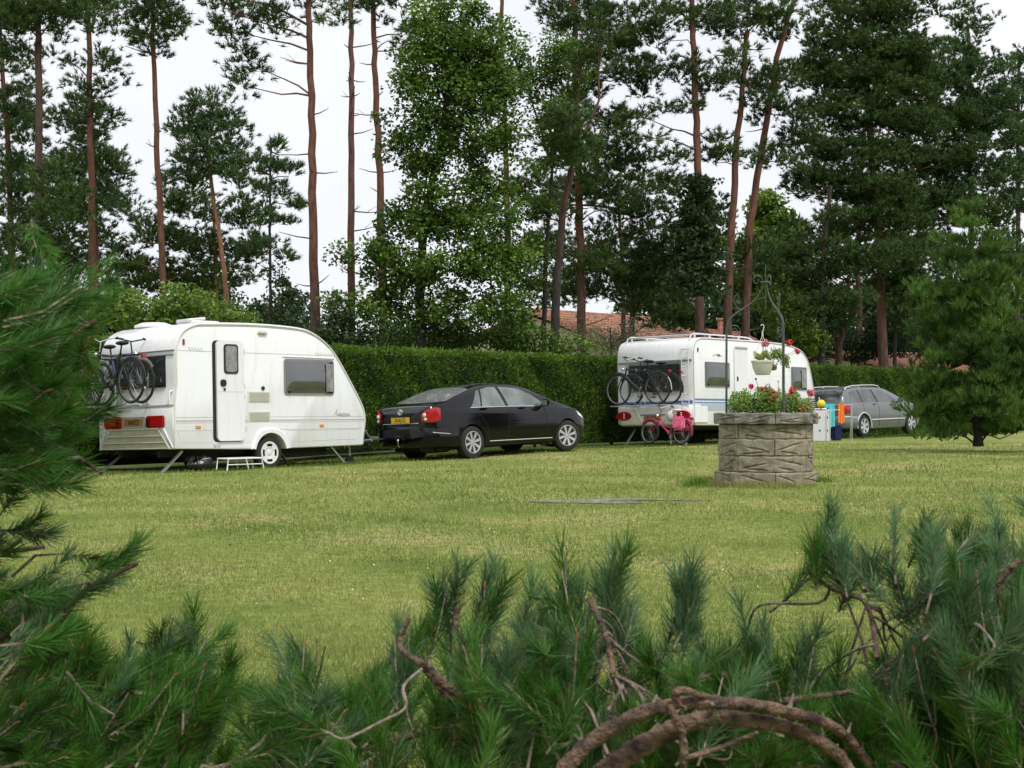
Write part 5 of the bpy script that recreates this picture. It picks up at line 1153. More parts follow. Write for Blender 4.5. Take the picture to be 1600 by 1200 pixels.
# left group
pine('slim reddish pine at the very left edge leaning slightly right', 42, [(20, 470), (14, 250), (2, 80), (-8, -60)], 11, [(-10, 20, 60, 40), (20, 110, 36, 30, .8), (10, 160, 36, 26, .8), (30, 215, 50, 60, .7), (20, 330, 50, 70, .8)], stubs=6)
pine('dark straight pine with grey trunk second from the left edge', 38, [(62, 500), (60, 260), (60, 60), (58, -90)], 16, [(55, 5, 80, 45, 1.2), (20, 30, 50, 26), (100, 60, 30, 16, .6), (110, 330, 50, 40, .8), (50, 380, 60, 30, .8), (15, 60, 45, 40), (110, 30, 45, 30), (90, 290, 50, 50, .6)], bark=BARK_D, stubs=12)
pine('orange-barked pine third from the left with foliage tufts on its right side', 43, [(146, 500), (142, 250), (139, 60), (136, -90)], 13, [(140, -5, 60, 40, .8), (150, 140, 40, 24, .7), (165, 180, 36, 24, .7), (180, 30, 26, 30, .7), (168, 105, 30, 26, .9), (95, 95, 30, 22, .5)], stubs=10)
pine('bushy dark mid-height pine whose crown spreads behind the second and third trunks', 46, [(150, 520), (150, 330), (143, 170)], 10, [(140, 190, 50, 40), (150, 260, 62, 45, 1.2), (95, 270, 45, 40), (150, 330, 70, 40, 1.2), (70, 350, 60, 40), (40, 170, 45, 45, .8), (30, 270, 45, 40)], needle=1, k=4.2)
pine('low dark spreading pine filling the gap between the left trunks', 50, [(100, 520), (90, 420)], 9, [(60, 410, 80, 40, 1.1), (150, 400, 70, 35, 1.1), (200, 440, 50, 35, .7), (20, 470, 60, 40)], k=4)
pine('slender tall pine with a small top tuft and curling bare twigs above the left caravan', 40, [(256, 500), (252, 380), (244, 200), (238, 60), (236, -60)], 12, [(238, 20, 50, 38, 1.1), (205, 30, 24, 26, .9), (272, 45, 28, 24, 1.0), (235, 70, 34, 20, .9), (215, 62, 20, 16)], stubs=20)
pine('leaning golden-barked pine with a rounded crown above the left caravan', 45, [(357, 500), (345, 380), (330, 290), (322, 205)], 10, [(325, 165, 38, 26), (300, 200, 36, 30, 1.1), (350, 205, 34, 34, 1.1), (325, 240, 62, 30, 1.1), (285, 275, 40, 34), (370, 270, 44, 34)], bark=BARK_O, needle=1, k=4.2)
pine('second trunk of dark low pine between the leaning pine and the small grey pine', 49, [(338, 500), (336, 420), (334, 330)], 10, [(290, 320, 50, 30), (375, 330, 50, 28), (240, 365, 50, 24, .8), (300, 385, 70, 26, 1.1), (380, 390, 60, 24), (330, 430, 80, 24), (235, 420, 40, 25), (275, 445, 60, 22)], bark=BARK_O, k=4.2)
pine('small spiky pine with a thin grey trunk left of the tall bare pine', 42, [(423, 520), (422, 400), (422, 280), (424, 215)], 6, [(424, 225, 16, 18, .9), (422, 258, 38, 14, .9), (445, 262, 28, 10), (418, 300, 40, 16, .8), (455, 318, 26, 11), (430, 345, 44, 14, .7), (400, 380, 40, 16, .6), (440, 400, 26, 14, .6)], bark=BARK_K, needle=1, k=4.5, stubs=6, pad=.36)
pine('tallest red-barked pine standing alone in the open sky right of the left caravan', 38, [(492, 520), (489, 300), (485, 120), (482, 0), (480, -110)], 16, [(450, -20, 70, 30, .9), (350, 18, 40, 22), (330, 5, 30, 16, .8), (395, 105, 24, 26, 1.1), (372, 60, 34, 20, 1.2), (440, 50, 20, 30, .7), (415, 25, 36, 20), (385, 135, 14, 14, .9), (520, 30, 22, 20, .8)], stubs=12)
pine('dark red pine with short dead side twigs, just left of the bowed trunk', 41, [(549, 520), (549, 330), (550, 150), (548, 0), (547, -110)], 13, [(550, -15, 60, 28, .8), (525, 20, 26, 18, .5)], stubs=26)
pine('slightly bowed pine trunk at the left edge of the big oak', 43, [(600, 520), (594, 300), (586, 120), (583, 0), (582, -110)], 14, [(600, -10, 60, 30, .8), (622, 35, 36, 26, .5), (630, 80, 24, 20, .4)], stubs=14)
# oak and other broadleaves
tree('oak_tree', 'large broad-leaved oak with light green crown in the middle behind the hedge', 37, [(658, 560), (656, 470), (660, 380), (672, 300), (690, 220), (700, 140), (705, 60)], 17,
     [(700, 30, 70, 40), (760, 45, 40, 40, .8), (670, 90, 55, 45), (740, 110, 60, 45), (700, 160, 75, 45, 1.1), (640, 120, 34, 40, .8), (780, 160, 50, 40, .8), (650, 205, 62, 32), (730, 215, 62, 40), (640, 260, 34, 24, .7), (800, 215, 42, 30, .8), (740, 275, 60, 30, .6),
      (690, 250, 50, 26), (620, 230, 30, 20, .8), (710, 75, 60, 40), (770, 120, 40, 40), (660, 300, 50, 30, .8), (760, 300, 50, 26, .8), (640, 350, 60, 40, 1.2), (700, 340, 60, 36, 1.1), (760, 345, 60, 40), (610, 410, 50, 40, 1.2), (680, 420, 66, 40, 1.1), (755, 415, 55, 40), (600, 470, 50, 36, 1.1), (690, 480, 60, 36, 1.1), (770, 480, 56, 36), (545, 395, 30, 12, .5), (540, 470, 36, 20, .8), (800, 400, 36, 40, .8)], BARK_K, OAKL, 'oak', k=3.3, nb=100, pad=.46, L=.135, Wd=.085, group='broad-leaved trees beyond the hedge')
tree('oak_tree', 'smaller pale green broad-leaved tree tangled into the pines right of the big oak', 40, [(850, 560), (852, 420), (860, 300), (868, 190)], 9,
     [(865, 85, 42, 34, .9), (850, 130, 55, 34), (905, 110, 34, 30, .8), (870, 195, 42, 36, 1.1), (900, 225, 34, 30), (840, 260, 34, 26, .7), (825, 330, 36, 30, .9), (830, 395, 40, 34), (820, 450, 44, 30, .9), (800, 90, 30, 40, .6), (805, 500, 40, 30)], BARK_K, OAKL, 'oak', k=3.4, nb=95, pad=.42, L=.125, Wd=.08, group='broad-leaved trees beyond the hedge')
tree('broadleaf_tree', 'sunny yellow-green rounded tree glimpsed between the red pine trunks above the right caravan', 62, [(1215, 560), (1210, 440)], 8,
     [(1200, 330, 34, 30), (1190, 380, 44, 36), (1225, 370, 40, 30), (1180, 440, 55, 34), (1250, 445, 40, 30, .8), (1120, 380, 26, 26, .8)], BARK_K, LIME, 'oak', k=3.2, nb=90, pad=.6, L=.19, Wd=.13, group='broad-leaved trees beyond the hedge')
pine('thin red pine threading up through the oak foliage', 40, [(792, 540), (794, 380), (789, 200), (784, 60), (783, -110)], 11, [(785, -20, 40, 20, .5)], stubs=14)
pine('forked pine with a dark leaning lower trunk behind the hedge, left of the terracotta roof', 37, [(864, 560), (872, 420), (880, 330), (893, 262)], 16, [(880, 215, 36, 26, 1.4, -1.2), (890, 245, 34, 24, 1.4, -1.0), (905, 185, 34, 24, 1), (925, 90, 34, 26), (890, 260, 30, 22, .8), (935, 50, 30, 20)], bark=barkmat('lower_dark_bark', (.04, .034, .03), (.13, .062, .042), 3, 9), stubs=8, tip=.5)
pine('sturdy red pine with a broad drooping dark crown above the terracotta roof', 44, [(909, 510), (907, 400), (902, 250), (898, 100), (897, -60)], 15, [(905, 30, 60, 34), (960, 40, 60, 30), (870, 20, 36, 30, .8), (940, 85, 62, 30, 1.1), (985, 70, 44, 30), (900, 170, 40, 26, .7), (950, 180, 50, 26), (930, 230, 60, 30), (975, 255, 50, 28), (915, 290, 58, 28), (965, 320, 60, 26, .9), (880, 330, 40, 24, .7), (850, 380, 40, 26, .8), (880, 420, 40, 26, .8), (940, 410, 50, 26, .8), (900, 130, 50, 26), (1000, 130, 40, 26), (1000, 350, 50, 26, .9), (950, 370, 50, 18, .7)], stubs=10, k=3.8)
pine('dense dark low pine between the terracotta roof and the ivy-covered pine', 46, [(985, 540), (990, 450), (1000, 380)], 12, [(960, 440, 60, 30, 1.1), (1020, 430, 55, 36, 1.2), (1040, 480, 50, 34, 1.2), (900, 455, 50, 20, .7), (1000, 400, 50, 26), (1060, 380, 44, 34, 1.1), (1050, 505, 36, 20)], k=4.3)
pine('broad dark pine far back, filling the sky above the terracotta roof', 54, [(975, 540), (972, 420), (965, 280)], 9, [(860, 300, 60, 40, .8), (950, 290, 60, 40, .8), (1030, 300, 50, 36, .8), (1000, 430, 70, 36), (900, 390, 56, 36), (1110, 340, 44, 36, .8), (1060, 430, 50, 36), (880, 455, 50, 26), (800, 300, 40, 40, .6)], k=3.6)
pine('pine with spreading curved bare limbs and an ivy-wrapped lower trunk', 40, [(1092, 540), (1094, 400), (1091, 260), (1084, 120), (1081, 0), (1080, -100)], 15, [(1060, 15, 60, 26), (1110, 20, 40, 24), (1030, 55, 46, 20, .8), (1000, 110, 50, 22), (1075, 110, 36, 20, 1.2), (1105, 130, 40, 18), (1010, 175, 44, 16, .7), (1070, 175, 36, 14, .9), (980, 215, 44, 18, .8), (1040, 245, 50, 18, .7), (1150, 90, 40, 18, .7), (1060, 290, 40, 20, .7)], stubs=16, k=3.8)
iv = empty('ivy', tuple(at(1092, 400, 39.6)), 'dark ivy sleeve climbing the trunk of the curved-limb pine', 'ivy')
def ivy():
    n = 6500; t = rng.uniform(0, 1, n) ** .8; c = np.array(at(1092, 400, 39.6)); z = np.array([at(1092, 270 + 190 * q, 39.6).z for q in (0, 1)]); a = rng.uniform(0, 6.28, n); rr = (.22 + .30 * t + .14 * np.sin(t * 23 + 2 * np.sin(a * 2)) + .12 * np.sin(t * 41 + a * 3)) * rng.uniform(.3, 1.5, n) + .05
    P = np.stack([rr * np.cos(a), rr * np.sin(a) * .8 + .3, z[0] + (z[1] - z[0]) * t - c[2]], 1); nmesh('ivy_leaves', leaves(P, rand_dir(n), .12 * np.ones(n), .10 * np.ones(n)), 4, OAKD, iv, col=rng.uniform(0, .9, n))
ivy()
pine('red pine leaning right, first of the pair crossing above the right caravan\'s door', 41, [(1136, 540), (1141, 400), (1152, 230), (1163, 90), (1168, 50)], 15, [(1165, 30, 50, 28, 1.1), (1200, 20, 34, 22), (1130, 40, 36, 22, .9), (1165, 120, 40, 20, .9), (1190, 155, 40, 16, .9), (1140, 240, 46, 16, 1.0), (1125, 215, 30, 14, .8)], stubs=10, k=4)
pine('forked reddish pine leaning right, second of the pair above the right caravan', 43, [(1163, 540), (1168, 400), (1176, 320), (1196, 200), (1214, 90), (1240, 0), (1262, -80)], 14, [(1225, 40, 40, 24, .8), (1205, 130, 44, 22), (1220, 180, 50, 22), (1215, 250, 50, 20, .9), (1260, 215, 44, 22), (1180, 395, 40, 22, 1.2), (1130, 440, 40, 20, .9)], stubs=10, k=4)
GM = 'dense pines massed at the right'
def mpine(label, Y, trunk, w_, els, **kw): kw.setdefault('k', 5.4); return tree('pine_tree', label, Y, trunk, w_, els, kw.pop('bark', BARK_R), NEED[kw.pop('needle', 0)], 'pine', group=GM, **kw)
mpine('massive dark pine with layered boughs, highest in the right-hand mass', 40, [(1380, 560), (1376, 400), (1362, 250), (1350, 80), (1345, -60)], 15,
      [(1340, 15, 80, 30), (1400, 20, 70, 30), (1300, 60, 50, 30), (1370, 75, 80, 34, 1.2), (1430, 85, 60, 30), (1320, 125, 70, 30, 1.2), (1400, 140, 80, 34, 1.2), (1290, 165, 50, 24), (1350, 185, 80, 30, 1.2), (1430, 195, 60, 30), (1290, 230, 60, 24), (1360, 245, 80, 30, 1.2), (1300, 290, 70, 26), (1380, 300, 80, 28, 1.1), (1340, 345, 70, 22, .8), (1250, 110, 44, 24), (1255, 280, 44, 22, .9), (1400, 345, 60, 22), (1290, 120, 50, 24)])
mpine('dark pine with upright trunk in the middle of the right-hand mass', 55, [(1345, 560), (1340, 420), (1345, 280), (1358, 120)], 10,
      [(1440, 120, 50, 40), (1470, 190, 60, 34), (1440, 250, 70, 30, 1.2), (1490, 260, 50, 26), (1430, 310, 70, 28, 1.2), (1480, 330, 50, 30), (1430, 370, 60, 26), (1480, 395, 50, 26, .8), (1400, 330, 60, 24), (1350, 300, 60, 24), (1300, 370, 60, 20), (1540, 330, 50, 30, .8), (1560, 400, 50, 34, .9)])
mpine('lighter green pine with feathery top at the upper right against the sky', 47, [(1520, 560), (1518, 400), (1515, 200), (1512, 40)], 10,
      [(1510, 15, 18, 14, .7), (1522, 40, 36, 16, .8), (1500, 75, 40, 20), (1540, 105, 44, 22), (1490, 125, 50, 24), (1550, 150, 50, 22), (1505, 175, 60, 26), (1560, 205, 50, 24), (1510, 235, 60, 26), (1550, 275, 50, 24, .8), (1500, 300, 50, 24, .7)], needle=1)
mpine('lighter green pine at the far right edge with a pointed tip', 45, [(1588, 560), (1592, 300), (1592, 90)], 9,
      [(1590, 95, 20, 20, .9), (1600, 135, 34, 22), (1580, 180, 34, 22), (1610, 220, 44, 26), (1585, 260, 44, 24), (1600, 310, 44, 26, .9), (1575, 370, 34, 22, .7), (1600, 420, 40, 30)], needle=1)
mpine('pine with a leaning bare trunk under the lower right boughs', 39, [(1307, 575), (1318, 500), (1326, 440)], 14, [(1290, 400, 70, 20, 1.2), (1360, 400, 60, 20, 1.2), (1260, 440, 60, 18), (1330, 425, 60, 18, 1.1), (1230, 395, 44, 18)], k=5, stubs=4)
mpine('straight grey-brown pine left of the leaning trunk, carrying the lower hanging boughs', 40, [(1283, 575), (1284, 480), (1288, 380), (1298, 290)], 12, [(1320, 470, 44, 18, 1.1), (1260, 480, 50, 16), (1300, 500, 44, 14), (1215, 420, 50, 16), (1225, 360, 30, 14, .7), (1300, 335, 30, 18, .5)], k=5, stubs=8, bark=BARK_D)
mpine('red-brown straight pine under the boughs, right of the leaning trunk', 44, [(1380, 575), (1380, 470), (1378, 400)], 10, [(1400, 390, 60, 24, 1.2), (1430, 420, 60, 26, 1.2), (1380, 440, 40, 18), (1420, 470, 40, 24, .9)], k=5, stubs=4)
mpine('thin dark pine trunk just left of the young bushy pine', 46, [(1398, 575), (1398, 480), (1400, 380)], 7, [(1445, 455, 40, 30), (1400, 505, 30, 16, .7)], stubs=5, bark=BARK_D)
# undergrowth and bushes
GB = 'bushes along the back of the hedge'
def bush(label, Y, els, leafm, k=3.6, nb=95, pad=.42, L=.12, Wd=.075, trunk=None):
    c = els[0]; return tree('bush', label, Y, trunk or [(c[0], c[1] + c[3] + 30), (c[0], c[1])], 4, els, BARK_K, leafm, 'oak', k=k, nb=nb, pad=pad, L=L, Wd=Wd, group=GB, cat='bush')
bush('light green leafy bush rising behind the roof of the left caravan', 33, [(220, 490, 50, 30, 1.2), (280, 480, 50, 30, 1.2), (335, 492, 50, 18), (385, 500, 34, 14, .8), (300, 460, 30, 14, .7), (180, 480, 40, 30)], LIME)
bush('mixed green bush right of the lone tall pine trunk', 36, [(540, 520, 44, 30, 1.2), (590, 525, 44, 26, 1.2), (505, 545, 30, 26), (520, 490, 26, 14, .7)], OAKD)
bush('dark leafy undergrowth beneath the big oak', 38, [(650, 525, 60, 26, 1.3), (730, 530, 60, 24, 1.3), (790, 530, 40, 26, 1.2)], OAKL)
bush('yellow-green sapling bush left of the terracotta roof', 35.5, [(835, 535, 30, 22, 1), (890, 535, 44, 16, 1.1), (800, 545, 30, 16)], OAKL)
bush('silvery grey-green willow-like bush in front of the terracotta roof', 38, [(955, 530, 44, 20, 1.1), (985, 520, 34, 20, .9), (1020, 528, 30, 20, .9), (930, 510, 30, 22, .5)], GREYL, nb=120, L=.10, Wd=.03)
bush('green bush between the right caravan and the leaning pine trunk', 48, [(1235, 500, 40, 30), (1250, 535, 44, 26), (1210, 470, 34, 20, .8)], LIME)
bush('low mid-green shrubs above the hedge at the right', 52, [(1330, 545, 50, 22), (1285, 545, 30, 18), (1400, 540, 50, 22), (1350, 520, 40, 16, .7)], OAKD)
bush('thin airy sapling beside the small grey pine', 42, [(440, 470, 22, 34, .6), (455, 500, 18, 20, .7), (432, 430, 14, 26, .4)], OAKD, pad=.3)
# far wood seen between the trunks
def far_wood():
    P = []
    for (x0, x1, y0, y1, n) in ((-60, 480, 455, 620, 300), (480, 1000, 520, 620, 200), (980, 1660, 440, 620, 520)):
        px = rng.uniform(x0, x1, n); py = y0 + (y1 - y0) * rng.uniform(0, 1, n) ** .8 + 14 * np.sin(px * .035) + 10 * np.sin(px * .11)
        for a, b in zip(px, py): Y = rng.uniform(82, 96); P.append(list(at(a, b, Y)))
    P = np.array(P); m = len(P); nb = 150; idx = np.repeat(np.arange(m), nb); N = len(idx); off = unit(rng.normal(0, 1, (N, 3))) * rng.uniform(.2, 1, (N, 1)) * 1.5 * np.array([1, 1, .7])
    o = nmesh('far_wood', leaves(P[idx] + off, rand_dir(N), .34 * np.ones(N), .2 * np.ones(N)), 4, OAKD, col=rng.uniform(0, 1, N)); tag(o, 'far-off dark woodland seen in the gaps between the trunks', kind='stuff')
far_wood()
# young bushy pine at the right
def wood_behind():
    # the wood on the near side of the pitch, behind the camera: it is what the windows and the paintwork reflect
    P = []
    for i in range(330): a = rng.uniform(-1.35, 1.35); R = rng.uniform(34, 46); P.append([R * math.sin(a) * 1.2, -R * math.cos(a) * .8 - 2, rng.uniform(0, 1) ** .8 * (11 + 5 * math.sin(a * 9) + 3 * math.sin(a * 23))])
    P = np.array(P); nb = 60; idx = np.repeat(np.arange(len(P)), nb); N = len(idx); off = unit(rng.normal(0, 1, (N, 3))) * rng.uniform(.2, 1, (N, 1)) * 2.6
    o = nmesh('wood_behind', leaves(P[idx] + off, rand_dir(N), .9 * np.ones(N), .6 * np.ones(N)), 4, OAKD, col=rng.uniform(0, 1, N)); tag(o, 'wood on the near side of the lawn, behind the viewer', kind='stuff')
wood_behind()
def young_pine():
    Y = 29.0; els = []
    trunk = [(1527, 697), (1524, 600), (1518, 480), (1515, 380)]
    for q in ((1515, 560, 34, 40), (1535, 610, 40, 34), (1505, 635, 44, 26), (1545, 650, 44, 24), (1520, 500, 34, 36), (1518, 440, 26, 30)): els.append((*q, 1.2, -.55))
    for q in ((1455, 682, 24, 9), (1490, 680, 30, 9), (1560, 682, 34, 9), (1435, 645, 16, 16), (1600, 670, 30, 14)): els.append((*q, 1.4))
    for (x, y, a, b) in ((1508, 332, 7, 20), (1480, 385, 12, 24), (1546, 388, 12, 24), (1440, 460, 14, 22), (1585, 425, 14, 22), (1510, 355, 12, 22), (1520, 395, 30, 26), (1495, 425, 34, 24), (1545, 430, 34, 24), (1470, 465, 36, 26), (1520, 470, 44, 28), (1570, 465, 40, 30), (1460, 515, 40, 30), (1510, 520, 50, 34), (1570, 520, 46, 34), (1455, 570, 36, 32), (1510, 570, 54, 34), (1575, 575, 46, 36), (1460, 625, 40, 34), (1520, 620, 50, 34), (1580, 620, 44, 34), (1450, 655, 24, 20), (1480, 660, 34, 20), (1560, 660, 44, 20), (1610, 560, 40, 50), (1620, 640, 40, 34)): els.append((x, y, a, b, 1.15))
    r = tree('young_pine_tree', 'dense young pine with low branches on the lawn, hiding the grey estate car\'s nose', Y, trunk, 12, els, BARK_D, leafmat('young_pine_needles', (.028, .070, .014), (.120, .225, .038), (.26, .37, .08), trans=.2, vscale=.8), 'pine', k=5.2, nb=300, pad=.25, L=.17, Wd=.016, stubs=4, clear=False, up=.95)
    return r
young_pine()
# ---------------------------------------------------------------- pine shrubs close to the camera
FRB = mat('shrub_pine_bark', (.25, .155, .105), .9, col2=(.05, .033, .025), vscale=38, bump=1.0, bscale=110, det=8)
FRG = mat('grey_twig_bark', (.28, .23, .18), .85, col2=(.13, .095, .07), vscale=40, bump=.8, bscale=70)
FND = [leafmat('near_needles_green', (.020, .070, .008), (.085, .235, .028), (.22, .38, .06), trans=.4, rough=.4, vscale=5, dead=(.20, .11, .04)),
       leafmat('near_needles_blue', (.040, .105, .042), (.16, .285, .12), (.34, .46, .28), trans=.4, rough=.4, vscale=5, dead=(.20, .11, .04))]
def needle_shoots(B, D, Ls, NL, npn, tone):
    """B base, D direction, Ls shoot length, NL needle length; returns quads as (N,4,3) and tones; needles in pairs sweeping forward"""
    m = len(B); idx = np.repeat(np.arange(m), npn); N = len(idx); t = rng.uniform(0, 1, N) ** .8
    side = unit(np.cross(D, rand_dir(m))); bend = rng.normal(0, .18, (m, 3)) + np.array([0, 0, .22])
    c = B[idx] + D[idx] * (Ls[idx] * t)[:, None] + bend[idx] * (Ls[idx] * t * t)[:, None]; Dl = unit(D[idx] + 2 * bend[idx] * t[:, None])
    rad = unit(np.cross(Dl, rand_dir(N))); ang = np.radians(rng.uniform(28, 74, N) * (1 - .42 * t)); d = Dl * np.cos(ang)[:, None] + rad * np.sin(ang)[:, None]
    L = NL[idx] * rng.uniform(.7, 1.1, N) * (1 - .25 * (1 - t)); d2 = unit(d + Dl * .30 + rng.normal(0, .06, (N, 3)))
    W = .00055 * (1 + .5 * rng.uniform(0, 1, N)); s = unit(np.cross(d, rand_dir(N))) * W[:, None]
    mid = c + d * (L * .55)[:, None]; end = mid + d2 * (L * .45)[:, None]
    q1 = np.stack([c - s, c + s, mid + s, mid - s], 1); q2 = np.stack([mid - s, mid + s, end + s * .25, end - s * .25], 1)
    tn = np.clip(tone[idx] + rng.normal(0, .13, N), 0, 1); tn[rng.uniform(0, 1, N) < .035] = -1; return np.concatenate([q1, q2]), np.concatenate([tn, tn])
def in_poly(px, py, poly):
    poly = np.array(poly, float); x0, y0 = poly[:, 0], poly[:, 1]; x1, y1 = np.roll(x0, -1), np.roll(y0, -1); ins = np.zeros(len(px), bool)
    for a, b, c, d in zip(x0, y0, x1, y1):
        cond = ((b > py) != (d > py)) & (px < (c - a) * (py - b) / (d - b + 1e-12) + a); ins ^= cond
    return ins
def shrub(label, poly, n, Yr, field, limbs, blue=.3, extra=(), base=(0, 0), npn=190, nl=(.036, .060), name='pine_shrub', twigm=None, tips=()):
    """poly: region in photo pixels that the shoots fill; limbs: [(px,py,Y)...,r] wood; field(px,py)->pixel direction (dx,dy up-positive)"""
    xs, ys = [p[0] for p in poly], [p[1] for p in poly]; X = []; 
    while len(X) < n:
        px = rng.uniform(min(xs), max(xs), n * 3); py = rng.uniform(min(ys), max(ys), n * 3); k = in_poly(px, py, poly); X += list(zip(px[k], py[k]))
    X = np.array(X[:n]); Yd = rng.uniform(Yr[0], Yr[1], n)
    root = empty(name, base + (float(gz(*base)),), label, 'pine shrub'); O = np.array(root.location)
    T = [(px, py, y, *field(px, py)) for (px, py), y in zip(X, Yd)] + list(tips)
    B, D, Ls = [], [], []
    for (px, py, Y, dx, dy) in T:
        p = np.array(at(px, py, Y)); v = np.array([dx, rng.normal(0, .45), dy]); 
        if (px, py, Y, dx, dy) not in tips: v = v + rng.normal(0, .42, 3)
        v = v / np.linalg.norm(v); ln = rng.uniform(.06, .13); B.append(p - v * (ln + .052)); D.append(v); Ls.append(ln)
    B, D, Ls = np.array(B), np.array(D), np.array(Ls); m = len(B); NL = rng.uniform(nl[0], nl[1], m); tone = np.clip(rng.normal(.45, .2, m), 0, 1)
    isb = rng.uniform(0, 1, m) < np.where(np.array([t[1] for t in T]) < 1010, blue, blue * .22)
    for kk, sel in ((0, ~isb), (1, isb)):
        if sel.sum():
            co, tn = needle_shoots(B[sel] - O, D[sel], Ls[sel], NL[sel], npn, tone[sel]); nmesh('green_needles' if kk == 0 else 'bluish_needles', co, 4, FND[kk], root, col=tn)
    bd = MB()
    for i in range(0, m, 3):
        e = Vector(B[i]) + Vector(D[i]) * (Ls[i] + .004) + Vector((0, 0, .2 * Ls[i])) - Vector(O); bd.tube([e - Vector(D[i]) * .006, e, e + Vector(D[i]) * .006], [.0014, .0020, .0006], 5)
    tag(bd.build('buds', mat('pine_bud', (.22, .09, .045), .7), root), kind='stuff')
    tw = MB(); LP = []
    for lb in limbs:
        *pp, r = lb; P = catmull([tuple(at(a, b, c)) for a, b, c in pp], 16); LP += [Vector(p) for p in P[::5]]
        rr = [r[0] + (r[1] - r[0]) * i / (len(P) - 1) for i in range(len(P))]
        n_ = 16; t_b = MB().tube([Vector(p) - Vector(O) for p in P], [q * (1 + .10 * math.sin(i * .9) * math.sin(i * .37) + .06 * math.sin(i * 2.3)) for i, q in enumerate(rr)], n_)
        for i in range(len(P)):
            c = Vector(P[i]) - Vector(O)
            for j in range(n_):
                v = Vector(t_b.v[i * n_ + j]); k = 1 + .09 * math.sin(j * 2.4 + i * 1.7) * math.sin(i * .8 + j) + .06 * rng.normal(); t_b.v[i * n_ + j] = tuple(c + (v - c) * k)
        t_b.build('limb', FRB, root, smooth=60)
        for i in range(6, len(P) - 4, 11):          # broken side twigs and knots
            c = Vector(P[i]) - Vector(O); d = Vector(rng.normal(0, 1, 3)); d.normalize(); l_ = rng.uniform(1.2, 3.2) * rr[i]; tw.tube([c, c + d * l_ * .6, c + d * l_ + Vector((0, 0, .2 * l_))], [rr[i] * .5, rr[i] * .35, rr[i] * .15], 6)
    for i in range(m):
        b = Vector(B[i]); d = Vector(D[i]); tw.tube([b - Vector(O), b + d * Ls[i] * .5 - Vector(O), b + d * Ls[i] + Vector((0, 0, .2 * Ls[i])) - Vector(O)], [.0022, .0018, .0012], 4, False)
        if i % 3 == 0 and LP:
            q = min(LP, key=lambda l: (l - b).length); e = (q - b)
            if .07 < e.length < .30:
                mm = b + e * .5 - d * .05 + Vector(rng.normal(0, .010, 3)); cv = catmull([tuple(b - Vector(O)), tuple(b - d * .03 - Vector(O)), tuple(b + e * .25 - d * .045 + Vector(rng.normal(0, .006, 3)) - Vector(O)), tuple(mm - Vector(O)), tuple(b + e * .8 + Vector(rng.normal(0, .006, 3)) - Vector(O)), tuple(q - Vector(O))], 4); tw.tube([Vector(c_) for c_ in cv], [.0015 + .0016 * k_ / len(cv) for k_ in range(len(cv))], 5, False)
            else: tw.tube([b - Vector(O), b - d * .07 + Vector((0, 0, -.02)) - Vector(O), b - d * .12 + Vector((0, 0, -.07)) - Vector(O)], [.0024, .0030, .0034], 4, False)
    tag(tw.build('twigs', twigm or FRG, root), kind='stuff'); return root
# left pine: boughs reaching in from the left
lp_poly = [(-60, 425), (60, 432), (95, 450), (140, 450), (165, 455), (190, 462), (190, 495), (150, 520), (145, 560), (150, 600), (140, 625), (130, 650), (172, 680), (165, 720), (172, 752), (120, 765), (75, 775), (40, 780), (-60, 760)]
def f_left(px, py): return (1.0, .25 if py < 560 else -.12)
shrub('large dark green pine at the left edge whose boughs reach over the left caravan\'s rear', lp_poly, 330, (2.3, 3.5), f_left,
      [((-120, 640, 3.0), (-20, 600, 2.9), (60, 560, 2.8), (150, 500, 2.8), (.011, .004)), ((-120, 700, 2.8), (0, 690, 2.7), (90, 700, 2.7), (160, 740, 2.7), (.010, .003)), ((-120, 520, 3.2), (20, 480, 3.1), (110, 450, 3.0), (.010, .003)), ((-150, 900, 3.2), (-150, 600, 3.3), (-150, 300, 3.4), (.04, .02))], blue=.06, base=(-1.35, 3.2), npn=190, nl=(.040, .060),
      tips=[(180, 765, 2.5, 1.0, -.1), (170, 630, 2.6, .9, .3), (205, 500, 2.8, 1, .3), (165, 610, 2.7, 1, -.1), (190, 650, 2.6, 1, .1), (165, 430, 2.9, .8, .5), (90, 415, 2.8, .6, .8), (40, 405, 2.8, .3, .9), (110, 765, 2.5, .7, -.5), (65, 785, 2.6, .3, -.8)])
